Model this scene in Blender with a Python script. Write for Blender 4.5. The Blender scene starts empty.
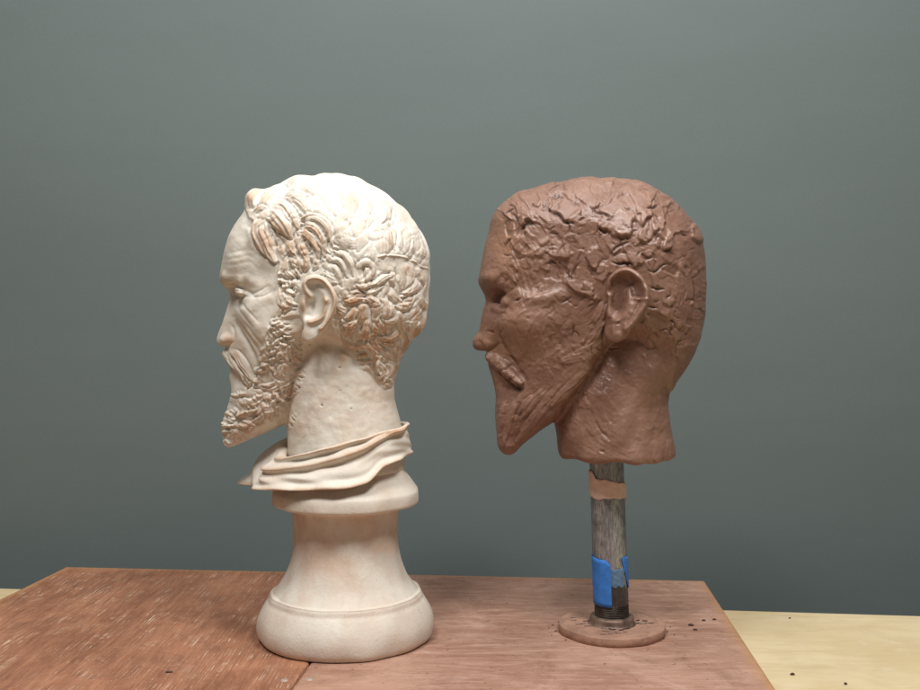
import bpy, math
import numpy as np

U = 1.0 / 950.0            # one sculpting unit in metres (about a millimetre)
CX, CY, CAMD = 460.0, 335.0, 950.0
FLOOR = 301.0              # camera height above the boards, in units
sc = bpy.context.scene
COL = sc.collection
PI = math.pi

# ---------------------------------------------------------------- object helpers
def tag(o, label=None, cat=None, group=None, kind=None):
    if label: o['label'] = label
    if cat: o['category'] = cat
    if group: o['group'] = group
    if kind: o['kind'] = kind
    return o

def empty(name, loc):
    o = bpy.data.objects.new(name, None)
    o.empty_display_size = 0.05
    COL.objects.link(o)
    o.location = loc
    return o

def mesh_obj(name, verts, faces, mat, parent=None, smooth=True, attrs=None, normals=None, loc=None):
    verts = np.asarray(verts, dtype=np.float32)
    me = bpy.data.meshes.new(name)
    if isinstance(faces, np.ndarray):
        n = faces.shape[1]
        me.vertices.add(len(verts)); me.vertices.foreach_set('co', verts.ravel())
        me.loops.add(faces.size); me.loops.foreach_set('vertex_index', faces.astype(np.int32).ravel())
        me.polygons.add(len(faces))
        me.polygons.foreach_set('loop_start', np.arange(0, faces.size, n, dtype=np.int32))
        me.update(calc_edges=True)
    else:
        me.from_pydata([tuple(map(float, v)) for v in verts], [], faces)
    me.validate()
    me.polygons.foreach_set('use_smooth', np.full(len(me.polygons), smooth, dtype=bool))
    if attrs:
        for k, a in attrs.items():
            at = me.attributes.new(k, 'FLOAT', 'POINT')
            at.data.foreach_set('value', np.asarray(a, dtype=np.float32))
    if normals is not None:
        me.normals_split_custom_set_from_vertices(normals.astype(np.float32).tolist())
    me.materials.append(mat)
    o = bpy.data.objects.new(name, me)
    COL.objects.link(o)
    if parent is not None: o.parent = parent
    if loc is not None: o.location = loc
    return o

# ---------------------------------------------------------------- shader helpers
class NT:
    def __init__(s, name):
        s.m = bpy.data.materials.new(name); s.m.use_nodes = True
        s.t = s.m.node_tree; s.t.nodes.clear()
        s.out = s.t.nodes.new('ShaderNodeOutputMaterial')
        s.b = s.t.nodes.new('ShaderNodeBsdfPrincipled')
        s.t.links.new(s.b.outputs[0], s.out.inputs[0])
    def n(s, typ, **kw):
        o = s.t.nodes.new(typ)
        for k, v in kw.items(): setattr(o, k, v)
        return o
    def l(s, a, b): s.t.links.new(a, b)
    def val(s, sock, v):
        if hasattr(v, 'is_linked') or hasattr(v, 'links'): s.l(v, sock)
        else: sock.default_value = v
    def attr(s, name): return s.n('ShaderNodeAttribute', attribute_name=name).outputs['Fac']
    def coord(s, kind='Object', scale=(1, 1, 1), rot=(0, 0, 0)):
        c = s.n('ShaderNodeTexCoord'); mp = s.n('ShaderNodeMapping')
        s.l(c.outputs[kind], mp.inputs[0]); mp.inputs['Scale'].default_value = scale; mp.inputs['Rotation'].default_value = rot
        return mp.outputs[0]
    def noise(s, vec, scale, detail=4, rough=0.55, dist=0.0, out='Fac'):
        o = s.n('ShaderNodeTexNoise'); s.l(vec, o.inputs['Vector'])
        o.inputs['Scale'].default_value = scale; o.inputs['Detail'].default_value = detail
        o.inputs['Roughness'].default_value = rough; o.inputs['Distortion'].default_value = dist
        return o.outputs[out]
    def math(s, op, a, b=0.0, c=None, clamp=False):
        o = s.n('ShaderNodeMath', operation=op, use_clamp=clamp)
        s.val(o.inputs[0], a); s.val(o.inputs[1], b)
        if c is not None: s.val(o.inputs[2], c)
        return o.outputs[0]
    def remap(s, v, a, b, c=0.0, d=1.0, smooth=True):
        o = s.n('ShaderNodeMapRange', interpolation_type='SMOOTHSTEP' if smooth else 'LINEAR')
        s.val(o.inputs[0], v)
        for i, q in enumerate((a, b, c, d)): o.inputs[i + 1].default_value = q
        return o.outputs[0]
    def mix(s, f, a, b, mode='MIX'):
        o = s.n('ShaderNodeMix', data_type='RGBA', blend_type=mode)
        s.val(o.inputs[0], f)
        for i, q in ((6, a), (7, b)):
            if isinstance(q, tuple): o.inputs[i].default_value = (*q, 1)
            else: s.l(q, o.inputs[i])
        return o.outputs[2]
    def bump(s, h, strength=0.3, dist=0.001, normal=None):
        o = s.n('ShaderNodeBump'); o.inputs['Strength'].default_value = strength; o.inputs['Distance'].default_value = dist
        s.l(h, o.inputs['Height'])
        if normal is not None: s.l(normal, o.inputs['Normal'])
        return o.outputs[0]
    def fin(s, color, rough=0.6, normal=None, spec=0.5, metal=0.0):
        s.val(s.b.inputs['Base Color'], (*color, 1) if isinstance(color, tuple) else color)
        s.val(s.b.inputs['Roughness'], rough); s.val(s.b.inputs['Metallic'], metal)
        s.b.inputs['Specular IOR Level'].default_value = spec
        if normal is not None: s.l(normal, s.b.inputs['Normal'])
        return s.m

def mat_plaster():
    s = NT('aged_plaster')
    v = s.coord('Object')
    rel = s.attr('relief'); zone = s.attr('zone'); pit = s.attr('pit')
    n1 = s.noise(v, 22, 5, 0.6, 0.4)
    n2 = s.noise(v, 75, 5, 0.65, 0.6)
    n3 = s.noise(v, 420, 3, 0.6)
    st = s.math('ADD', s.math('MULTIPLY', s.remap(rel, -0.15, 1.1), 0.75), s.math('MULTIPLY', s.math('SUBTRACT', n2, 0.5), 1.5))
    st = s.math('MULTIPLY', st, s.math('ADD', s.math('MULTIPLY', zone, 1.0), 0.14), clamp=True)
    wash = s.math('MULTIPLY', s.remap(n1, 0.38, 0.68), s.math('ADD', s.math('MULTIPLY', zone, 0.75), 0.36), clamp=True)
    c = s.mix(wash, (0.725, 0.672, 0.580), (0.63, 0.485, 0.375))
    st = s.math('MULTIPLY', st, 1.1, clamp=True)
    c = s.mix(s.math('MULTIPLY', st, 0.95), c, (0.50, 0.295, 0.165))
    pale = s.math('MULTIPLY', s.remap(rel, 0.1, -0.9), 0.55)
    c = s.mix(pale, c, (0.78, 0.76, 0.70))
    sp = s.remap(s.noise(v, 190, 2, 0.5), 0.70, 0.76)
    grey = s.math('MULTIPLY', s.remap(s.noise(v, 34, 5, 0.7, 0.8), 0.52, 0.72), 0.35)
    c = s.mix(grey, c, (0.60, 0.555, 0.505))
    c = s.mix(s.math('MULTIPLY', sp, 0.3), c, (0.30, 0.20, 0.13))
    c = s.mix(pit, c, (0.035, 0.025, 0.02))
    h = s.math('ADD', s.math('MULTIPLY', n2, 0.6), s.math('MULTIPLY', n3, 0.35))
    return s.fin(c, s.remap(n2, 0.3, 0.7, 0.48, 0.68), s.bump(h, 0.32, 0.0024), 0.4)

def mat_clay():
    s = NT('modelling_clay')
    v = s.coord('Object')
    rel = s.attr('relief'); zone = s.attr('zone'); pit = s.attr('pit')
    n1 = s.noise(v, 18, 4, 0.6, 0.5)
    n2 = s.noise(v, 95, 5, 0.65, 0.8)
    n3 = s.noise(v, 380, 3, 0.6)
    c = s.mix(s.remap(n1, 0.35, 0.68), (0.205, 0.105, 0.071), (0.260, 0.143, 0.101))
    c = s.mix(s.math('MULTIPLY', s.remap(n2, 0.5, 0.72), 0.3), c, (0.322, 0.188, 0.138))
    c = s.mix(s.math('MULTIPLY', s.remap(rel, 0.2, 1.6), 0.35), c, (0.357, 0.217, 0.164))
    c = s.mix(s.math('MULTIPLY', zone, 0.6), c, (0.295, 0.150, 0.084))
    c = s.mix(s.math('MULTIPLY', s.remap(rel, -0.6, -2.2), 0.55), c, (0.053, 0.022, 0.016))  # recess shading painted into the clay colour, darkest in deep hollows
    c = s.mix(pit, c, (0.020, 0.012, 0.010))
    vs = s.coord('Object', (1, 1, 2.0), (0, 0.95, 0))
    dry = s.remap(s.noise(v, 40, 6, 0.72, 1.4), 0.54, 0.70)
    c = s.mix(s.math('MULTIPLY', dry, 0.35), c, (0.348, 0.212, 0.165))
    h = s.math('ADD', s.math('MULTIPLY', s.noise(vs, 85, 5, 0.65, 1.2), 0.8), s.math('MULTIPLY', n3, 0.25))
    return s.fin(c, s.math('ADD', s.remap(n2, 0.3, 0.72, 0.33, 0.52), s.math('MULTIPLY', dry, 0.18)), s.bump(h, 0.26, 0.003), 0.6)

def mat_wood(kind):
    s = NT('worn_red_board' if kind == 'left' else 'dusty_pink_board')
    gl = (6, 1, 1) if kind == 'left' else (1, 6, 6)     # compressed across the grain
    v = s.coord('Object'); g = s.coord('Object', tuple(q for q in gl))
    gs = s.coord('Object', (30, 0.55, 30) if kind == 'left' else (0.8, 30, 30))
    n1 = s.noise(v, 7, 5, 0.62, 0.3); n2 = s.noise(g, 16, 6, 0.7, 0.5); n3 = s.noise(gs, 22, 4, 0.7)
    n4 = s.noise(v, 160, 3, 0.6)
    gap = s.attr('edge')
    if kind == 'left':
        c = s.mix(s.remap(n1, 0.35, 0.66), (0.239, 0.098, 0.053), (0.406, 0.183, 0.103))
        c = s.mix(s.math('MULTIPLY', s.remap(n2, 0.35, 0.75), 0.7), c, (0.464, 0.220, 0.123))
        c = s.mix(s.math('MULTIPLY', s.remap(n3, 0.32, 0.52, 1, 0), 0.5), c, (0.154, 0.060, 0.030))
        scr = s.math('MULTIPLY', s.remap(n3, 0.53, 0.65), s.remap(s.noise(v, 26, 6, 0.75, 1.2), 0.47, 0.62))
        c = s.mix(s.math('MULTIPLY', scr, 0.8), c, (0.790, 0.651, 0.471))
        dust = s.remap(s.noise(v, 11, 6, 0.7, 1.0), 0.56, 0.72)
        c = s.mix(s.math('MULTIPLY', dust, 0.3), c, (0.593, 0.343, 0.224))
    else:
        c = s.mix(s.remap(n1, 0.35, 0.66), (0.314, 0.162, 0.110), (0.447, 0.259, 0.186))
        c = s.mix(s.math('MULTIPLY', s.remap(n2, 0.4, 0.72), 0.65), c, (0.551, 0.351, 0.267))
        c = s.mix(s.math('MULTIPLY', s.remap(n3, 0.3, 0.5, 1, 0), 0.42), c, (0.205, 0.099, 0.066))
        dust = s.remap(s.noise(v, 14, 6, 0.72, 0.8), 0.52, 0.7)
        c = s.mix(s.math('MULTIPLY', dust, 0.35), c, (0.618, 0.422, 0.339))
        spk = s.remap(s.noise(v, 120, 2, 0.5), 0.66, 0.72)
        c = s.mix(s.math('MULTIPLY', spk, 0.5), c, (0.122, 0.054, 0.036))
    gp = s.coord('Object', (90, 3, 90) if kind == 'left' else (3, 90, 90))
    pores = s.remap(s.noise(gp, 9, 3, 0.75), 0.60, 0.70)
    c = s.mix(s.math('MULTIPLY', pores, 0.55), c, (0.075, 0.032, 0.02))
    grit = s.remap(s.noise(v, 420, 3, 0.7), 0.58, 0.72)
    c = s.mix(s.math('MULTIPLY', grit, 0.35), c, (0.50, 0.36, 0.29))
    blot = s.remap(s.noise(v, 17, 6, 0.75, 0.6), 0.5, 0.68)
    c = s.mix(s.math('MULTIPLY', blot, 0.3), c, (0.135, 0.058, 0.036))
    bare = s.math('MULTIPLY', gap, s.remap(n2, 0.30, 0.55))
    c = s.mix(s.math('MULTIPLY', bare, 0.75), c, (0.46, 0.235, 0.095))
    h = s.math('ADD', s.math('MULTIPLY', n3, 0.6), s.math('MULTIPLY', n4, 0.3))
    h = s.math('SUBTRACT', h, s.math('MULTIPLY', pores, 0.5))
    return s.fin(c, s.remap(n2, 0.3, 0.7, 0.5, 0.75), s.bump(h, 0.4, 0.0018), 0.35)

def mat_ply():
    s = NT('pale_plywood')
    v = s.coord('Object'); g = s.coord('Object', (1, 7, 1)); gs = s.coord('Object', (1, 40, 1))
    n1 = s.noise(v, 6, 4, 0.6, 0.4); n2 = s.noise(g, 9, 5, 0.6, 1.2); n3 = s.noise(gs, 16, 4, 0.7)
    c = s.mix(s.remap(n1, 0.35, 0.65), (0.66, 0.52, 0.30), (0.74, 0.61, 0.38))
    c = s.mix(s.math('MULTIPLY', s.remap(n2, 0.45, 0.7), 0.5), c, (0.60, 0.44, 0.235))
    c = s.mix(s.math('MULTIPLY', s.remap(n3, 0.55, 0.7), 0.3), c, (0.54, 0.38, 0.20))
    c = s.mix(s.math('MULTIPLY', s.remap(s.noise(s.coord('Object', (2, 60, 1)), 14, 3, 0.75), 0.58, 0.7), 0.35), c, (0.44, 0.29, 0.14))
    c = s.mix(s.math('MULTIPLY', s.remap(s.noise(v, 30, 4, 0.65), 0.55, 0.72), 0.35), c, (0.76, 0.68, 0.52))
    c = s.mix(s.math('MULTIPLY', s.remap(s.noise(v, 9, 5, 0.7), 0.55, 0.7), 0.25), c, (0.52, 0.40, 0.25))
    return s.fin(c, 0.6, s.bump(n3, 0.1, 0.0008), 0.35)

def mat_backdrop():
    s = NT('grey_green_paper')
    v = s.coord('Object'); w = s.coord('Object', (0.8, 1, 2.6)); f = s.coord('Object', (3, 1, 1))
    n1 = s.noise(w, 5.0, 2, 0.5, 0.2); n2 = s.noise(v, 260, 3, 0.7)
    c = s.mix(s.remap(n1, 0.3, 0.7), (0.141, 0.171, 0.165), (0.146, 0.176, 0.172))
    c = s.mix(s.math('MULTIPLY', s.remap(n2, 0.35, 0.65), 0.3), c, (0.124, 0.152, 0.147))
    hb = s.math('ADD', s.math('MULTIPLY', n1, 1.0), s.math('MULTIPLY', s.noise(f, 90, 3, 0.6), 0.03))
    return s.fin(c, 0.85, s.bump(hb, 0.10, 0.008), 0.2)

def mat_simple(name, col, rough, metal=0.0, var=0.3, scale=60, stretch=(1, 1, 1), dark=None, bump=0.15, spec=0.5):
    s = NT(name)
    v = s.coord('Object', stretch)
    n = s.noise(v, scale, 5, 0.65, 0.4)
    d = dark or tuple(q * (1 - var) for q in col)
    c = s.mix(s.remap(n, 0.35, 0.65), d, col)
    return s.fin(c, s.remap(n, 0.3, 0.7, rough, min(1, rough + 0.15)), s.bump(n, bump, 0.001), spec, metal)

def mat_pipe():
    s = NT('worn_steel')
    v = s.coord('Object', (1, 1, 0.12)); v2 = s.coord('Object')
    n = s.noise(v, 800, 5, 0.75, 0.1); n2 = s.noise(v2, 50, 5, 0.65, 0.5); n3 = s.noise(v2, 260, 4, 0.7)
    c = s.mix(s.remap(n, 0.36, 0.64), (0.17, 0.18, 0.19), (0.42, 0.44, 0.46))
    c = s.mix(s.math('MULTIPLY', s.remap(n2, 0.5, 0.7), 0.6), c, (0.085, 0.082, 0.078))
    c = s.mix(s.math('MULTIPLY', s.remap(s.noise(v2, 90, 4, 0.6), 0.56, 0.7), 0.45), c, (0.42, 0.43, 0.44))
    sx = s.n('ShaderNodeSeparateXYZ'); s.l(v2, sx.inputs[0])
    low = s.math('MULTIPLY', s.remap(s.math('ADD', sx.outputs[2], s.math('MULTIPLY', s.math('SUBTRACT', n2, 0.5), 0.02)), 0.049, 0.060, 1, 0), 0.85)
    c = s.mix(low, c, (0.025, 0.023, 0.021))
    return s.fin(c, s.remap(n3, 0.3, 0.7, 0.24, 0.42), s.bump(n3, 0.2, 0.0006), 0.5, 0.6)

# ---------------------------------------------------------------- 2-D relief canvas
def catmull(pts, step=2.0, closed=False):
    p = np.asarray(pts, float)
    if len(p) < 3 and not closed:
        n = max(2, int(np.linalg.norm(p[-1] - p[0]) / step) + 1)
        return p[0] + (p[-1] - p[0]) * np.linspace(0, 1, n)[:, None]
    q = np.vstack([p[-1], p, p[0], p[1]]) if closed else np.vstack([2 * p[0] - p[1], p, 2 * p[-1] - p[-2]])
    out = []
    for i in range(1, len(q) - 2):
        a, b, c, d = q[i - 1], q[i], q[i + 1], q[i + 2]
        n = max(1, int(np.linalg.norm(c - b) / step))
        for t in np.arange(n) / n:
            out.append(0.5 * (2 * b + (c - a) * t + (2 * a - 5 * b + 4 * c - d) * t * t + (3 * b - a - 3 * c + d) * t ** 3))
    if not closed: out.append(q[-2])
    return np.array(out)

def gauss(a, sig):
    ny, nx = a.shape
    p = int(sig * 4) + 2
    b = np.pad(a, p, mode='edge')
    fy = np.fft.fftfreq(b.shape[0])[:, None]; fx = np.fft.rfftfreq(b.shape[1])[None]
    k = np.exp(-2 * (PI * sig) ** 2 * (fx * fx + fy * fy))
    return np.fft.irfft2(np.fft.rfft2(b) * k, s=b.shape)[p:p + ny, p:p + nx]

def gauss2(a, sx, sy):
    ny, nx = a.shape
    fy = np.fft.fftfreq(ny)[:, None]; fx = np.fft.rfftfreq(nx)[None]
    return np.fft.irfft2(np.fft.rfft2(a) * np.exp(-2 * PI ** 2 * ((sx * fx) ** 2 + (sy * fy) ** 2)), s=a.shape)

class Canvas:
    def __init__(s, x0, y0, x1, y1, r=0.5):
        s.x0, s.y0, s.r = x0, y0, r
        s.xs = np.arange(x0, x1, r); s.ys = np.arange(y0, y1, r)
        s.X, s.Y = np.meshgrid(s.xs, s.ys)
        s.shape = s.X.shape
    def zeros(s): return np.zeros(s.shape)
    def poly_sdf(s, pts):
        p = np.asarray(pts, float); q = np.roll(p, -1, 0)
        d2 = np.full(s.shape, 1e9); ins = np.zeros(s.shape, bool)
        for (ax, ay), (bx, by) in zip(p, q):
            ex, ey = bx - ax, by - ay
            L = ex * ex + ey * ey
            if L < 1e-9: continue
            t = np.clip(((s.X - ax) * ex + (s.Y - ay) * ey) / L, 0, 1)
            d2 = np.minimum(d2, (s.X - ax - t * ex) ** 2 + (s.Y - ay - t * ey) ** 2)
            if ay != by:
                c = ((ay > s.Y) != (by > s.Y)) & (s.X < (bx - ax) * (s.Y - ay) / (by - ay) + ax)
                ins ^= c
        return np.sqrt(d2) * np.where(ins, 1, -1)
    def win(s, lo, hi):
        i0 = max(0, int((lo[1] - s.y0) / s.r)); i1 = min(s.shape[0], int((hi[1] - s.y0) / s.r) + 2)
        j0 = max(0, int((lo[0] - s.x0) / s.r)); j1 = min(s.shape[1], int((hi[0] - s.x0) / s.r) + 2)
        if i1 <= i0 or j1 <= j0: return None
        return slice(i0, i1), slice(j0, j1)
    def path(s, pts, pad):
        p = catmull(pts, 2.0)
        w = s.win(p.min(0) - pad, p.max(0) + pad)
        if w is None: return None
        X, Y = s.X[w], s.Y[w]
        seg = np.linalg.norm(np.diff(p, axis=0), axis=1); cum = np.concatenate([[0], np.cumsum(seg)]); L = cum[-1]
        best = np.full(X.shape, 1e9); arc = np.zeros(X.shape); lat = np.zeros(X.shape)
        for i in range(len(p) - 1):
            e = p[i + 1] - p[i]; l2 = max(e @ e, 1e-9)
            rx, ry = X - p[i, 0], Y - p[i, 1]
            t = np.clip((rx * e[0] + ry * e[1]) / l2, 0, 1)
            dx, dy = rx - t * e[0], ry - t * e[1]
            d = dx * dx + dy * dy
            m = d < best
            best = np.where(m, d, best); arc = np.where(m, cum[i] + t * seg[i], arc)
            lat = np.where(m, np.sign(e[0] * dy - e[1] * dx) * np.sqrt(d), lat)
        return w, np.sqrt(best), arc, lat, max(L, 1e-6)
    def noise(s, rng, sig):
        n = gauss(rng.standard_normal(s.shape), sig / s.r)
        return n / n.std()
    def streaks(s, rng, ang, length=9.0, width=0.6):
        n = gauss2(rng.standard_normal((900, 900)), length / s.r, width / s.r); n /= n.std()
        c, q = math.cos(ang), math.sin(ang)
        u = ((s.X - s.x0) * c + (s.Y - s.y0) * q) / s.r + 300; v = (-(s.X - s.x0) * q + (s.Y - s.y0) * c) / s.r + 300
        return n[v.astype(int) % 900, u.astype(int) % 900]
    def lock(s, D, pts, w, h, strands=2.2, cut=1.2, keep=0.25, ph=0.0, samp=0.22, tip=0.35):
        r = s.path(pts, w + 4)
        if r is None: return
        win, d, arc, lat, L = r
        t = arc / L
        ww = w * np.clip(np.minimum(1.0, np.minimum((t + 0.25) / 0.40, (1.0 - t) / tip * 0.75 + 0.25)), 0.2, 1)
        q = d / ww
        dome = np.sqrt(np.clip(1 - q * q, 0, 1))
        wv = lat + 0.5 * np.sin(arc * 0.22 + ph)
        st = (np.cos(2 * PI * wv / strands + ph) + 0.7 * np.cos(2 * PI * wv / (strands * 1.73) + 2.3 * ph + 0.05 * arc)) * (0.75 + 0.25 * np.sin(arc * 0.35 + 3 * ph)) * samp * h * dome
        root = np.clip(t / 0.22, 0, 1) ** 2 * (3 - 2 * np.clip(t / 0.22, 0, 1))
        m = np.clip((1.0 - q) * ww / 0.9, 0, 1) * (0.15 + 0.85 * root)
        old = D[win]
        new = keep * old + h * dome * (0.55 + 0.45 * np.sin(PI * np.clip(t, 0.08, 0.92))) + st
        g = cut * np.exp(-((d - ww - 0.5) / 1.1) ** 2) * (d > ww - 1) * root
        D[win] = old * (1 - m) + new * m - g * (1 - m)
    def groove(s, D, pts, w, depth, taper=True):
        r = s.path(pts, w * 3)
        if r is None: return
        win, d, arc, lat, L = r
        t = arc / L
        f = np.sqrt(np.clip(np.sin(PI * np.clip(t, 0.03, 0.97)), 0, 1)) if taper else 1.0
        D[win] -= depth * np.exp(-(d / w) ** 2) * f
    def blob(s, D, x, y, sx, sy, h, rot=0.0):
        c, n = math.cos(rot), math.sin(rot)
        u = (s.X - x) * c + (s.Y - y) * n; v = -(s.X - x) * n + (s.Y - y) * c
        D += h * np.exp(-(u / sx) ** 2 - (v / sy) ** 2)
    def dab(s, D, x, y, ang, L, W, lift, tilt, rng, lip=0.8, stri=0.25, keep=0.25):
        R = max(L, W) * 1.2
        win = s.win(np.array([x - R, y - R]), np.array([x + R, y + R]))
        if win is None: return
        X, Y = s.X[win] - x, s.Y[win] - y
        c, n = math.cos(ang), math.sin(ang)
        u = (X * c + Y * n) / L; v = (-X * n + Y * c) / W
        th = np.arctan2(v, u)
        wob = 0.13 * np.sin(2 * th + rng.uniform(0, 6)) + 0.10 * np.sin(3 * th + rng.uniform(0, 6)) + 0.06 * np.sin(5 * th + rng.uniform(0, 6)) + 0.02 * np.sin(11 * th + rng.uniform(0, 6))
        q = (np.abs(u) ** 2.6 + np.abs(v) ** 2.6) ** (1 / 2.6) + wob
        m = np.clip((1 - q) * min(L, W) / 0.7, 0, 1)
        lvl = (D[win] * m).sum() / max(m.sum(), 1e-6)
        ph = rng.uniform(0, 6)
        new = lvl + lift + tilt * (u * 0.8 + v * 0.4) + stri * np.sin(v * W * 1.9 + ph) * (0.4 + 0.6 * np.sin(v * W * 0.7 + ph))
        new = new + lip * np.exp(-((u - 0.82) / 0.16) ** 2)
        D[win] = D[win] * (1 - m) + (keep * D[win] + (1 - keep) * new) * m
    def sample(s, A, px, py):
        fx = np.clip((px - s.x0) / s.r, 0, s.shape[1] - 1.001); fy = np.clip((py - s.y0) / s.r, 0, s.shape[0] - 1.001)
        i = fy.astype(int); j = fx.astype(int); a = fx - j; b = fy - i
        return (A[i, j] * (1 - a) + A[i, j + 1] * a) * (1 - b) + (A[i + 1, j] * (1 - a) + A[i + 1, j + 1] * a) * b

def rbf(points, X, Y):
    """thin-plate spline through (x, y, value)"""
    p = np.asarray(points, float); n = len(p)
    def phi(r2): return np.where(r2 > 1e-9, 0.5 * r2 * np.log(np.maximum(r2, 1e-9)), 0.0)
    A = np.zeros((n + 3, n + 3))
    A[:n, :n] = phi((p[:, None, 0] - p[None, :, 0]) ** 2 + (p[:, None, 1] - p[None, :, 1]) ** 2) + np.eye(n) * 15
    A[:n, n] = 1; A[:n, n + 1] = p[:, 0]; A[:n, n + 2] = p[:, 1]; A[n:, :n] = A[:n, n:].T
    c = np.linalg.solve(A, np.concatenate([p[:, 2], [0, 0, 0]]))
    out = c[n] + c[n + 1] * X + c[n + 2] * Y
    for i in range(n): out = out + c[i] * phi((X - p[i, 0]) ** 2 + (Y - p[i, 1]) ** 2)
    return out

def idw(points, X, Y, pw=3.0):
    num = np.zeros_like(X); den = np.zeros_like(X)
    for x, y, v in points:
        w = 1.0 / (((X - x) ** 2 + (Y - y) ** 2 + 16) ** (pw / 2)); num += w * v; den += w
    return num / den

# ---------------------------------------------------------------- implicit surface -> mesh
def smin(a, b, k):
    h = np.clip(0.5 + 0.5 * (b - a) / k, 0, 1)
    return b * (1 - h) + a * h - k * h * (1 - h)
def smax(a, b, k): return -smin(-a, -b, k)

def surface_nets(f, org, h):
    nx, ny, nz = f.shape
    ins = f < 0
    s = np.zeros((nx - 1, ny - 1, nz - 1), np.int8)
    for i in (0, 1):
        for j in (0, 1):
            for k in (0, 1):
                s += ins[i:nx - 1 + i, j:ny - 1 + j, k:nz - 1 + k]
    act = np.argwhere((s > 0) & (s < 8))
    n = len(act)
    idx = np.full(s.shape, -1, np.int32)
    idx[act[:, 0], act[:, 1], act[:, 2]] = np.arange(n)
    cor = [(i, j, k) for i in (0, 1) for j in (0, 1) for k in (0, 1)]
    val = {c: f[act[:, 0] + c[0], act[:, 1] + c[1], act[:, 2] + c[2]].astype(np.float64) for c in cor}
    acc = np.zeros((n, 3)); cnt = np.zeros(n)
    for c in cor:
        for ax in range(3):
            if c[ax]: continue
            e = list(c); e[ax] = 1; e = tuple(e)
            a, b = val[c], val[e]
            m = (a < 0) != (b < 0)
            t = np.where(m, a / np.where(m, a - b, 1), 0)
            p = np.tile(np.array(c, float), (n, 1)); p[:, ax] += t
            acc += p * m[:, None]; cnt += m
    v = (act + acc / cnt[:, None]) * h + np.asarray(org, float)
    faces = []
    for ax in range(3):
        sl0 = [slice(1, -1)] * 3; sl1 = [slice(1, -1)] * 3
        sl0[ax] = slice(0, -1); sl1[ax] = slice(1, None)
        a, b = ins[tuple(sl0)], ins[tuple(sl1)]
        for flip, m in ((False, a & ~b), (True, ~a & b)):
            g = np.argwhere(m)
            if not len(g): continue
            o1, o2 = [(1, 2), (2, 0), (0, 1)][ax]
            base = g.copy()
            for q in range(3):
                if q != ax: base[:, q] += 1
            def cell(d1, d2):
                c = base.copy(); c[:, o1] -= d1; c[:, o2] -= d2
                return idx[c[:, 0], c[:, 1], c[:, 2]]
            quad = np.stack([cell(1, 1), cell(0, 1), cell(0, 0), cell(1, 0)], 1)
            if flip: quad = quad[:, ::-1]
            faces.append(quad)
    return v, np.concatenate(faces).astype(np.int32)

def edges_of(F): return np.concatenate([F[:, [0, 1]], F[:, [1, 2]], F[:, [2, 3]], F[:, [3, 0]]])
def relax(v, F, it=2, lam=0.5):
    e = edges_of(F); n = len(v)
    i = np.concatenate([e[:, 0], e[:, 1]]); j = np.concatenate([e[:, 1], e[:, 0]])
    cnt = np.bincount(i, minlength=n).astype(float)
    for _ in range(it):
        avg = np.stack([np.bincount(i, v[j, k], minlength=n) for k in range(v.shape[1])], 1) / cnt[:, None]
        v = v + lam * (avg - v)
    return v
def vnormals(v, F):
    fn = np.cross(v[F[:, 2]] - v[F[:, 0]], v[F[:, 3]] - v[F[:, 1]])
    nrm = np.zeros_like(v)
    for c in range(4):
        for k in range(3): nrm[:, k] += np.bincount(F[:, c], fn[:, k], minlength=len(v))
    return nrm / np.maximum(np.linalg.norm(nrm, axis=1, keepdims=True), 1e-12)

def ellipsoid(X, Y, Z, c, r):
    q = np.sqrt(((X - c[0]) / r[0]) ** 2 + ((Y - c[1]) / r[1]) ** 2 + ((Z - c[2]) / r[2]) ** 2)
    return (q - 1) * min(r)
def capsule(X, Y, Z, a, b, ra, rb):
    a = np.array(a, float); b = np.array(b, float); e = b - a
    t = np.clip(((X - a[0]) * e[0] + (Y - a[1]) * e[1] + (Z - a[2]) * e[2]) / (e @ e), 0, 1)
    return np.sqrt((X - a[0] - t * e[0]) ** 2 + (Y - a[1] - t * e[1]) ** 2 + (Z - a[2] - t * e[2]) ** 2) - (ra + (rb - ra) * t)

def near(px, py, y):
    """sheet coordinates of a point that stands y units in front of the middle plane"""
    k = (CAMD - y) / CAMD
    return CX + (px - CX) * k, CY + (py - CY) * k

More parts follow.
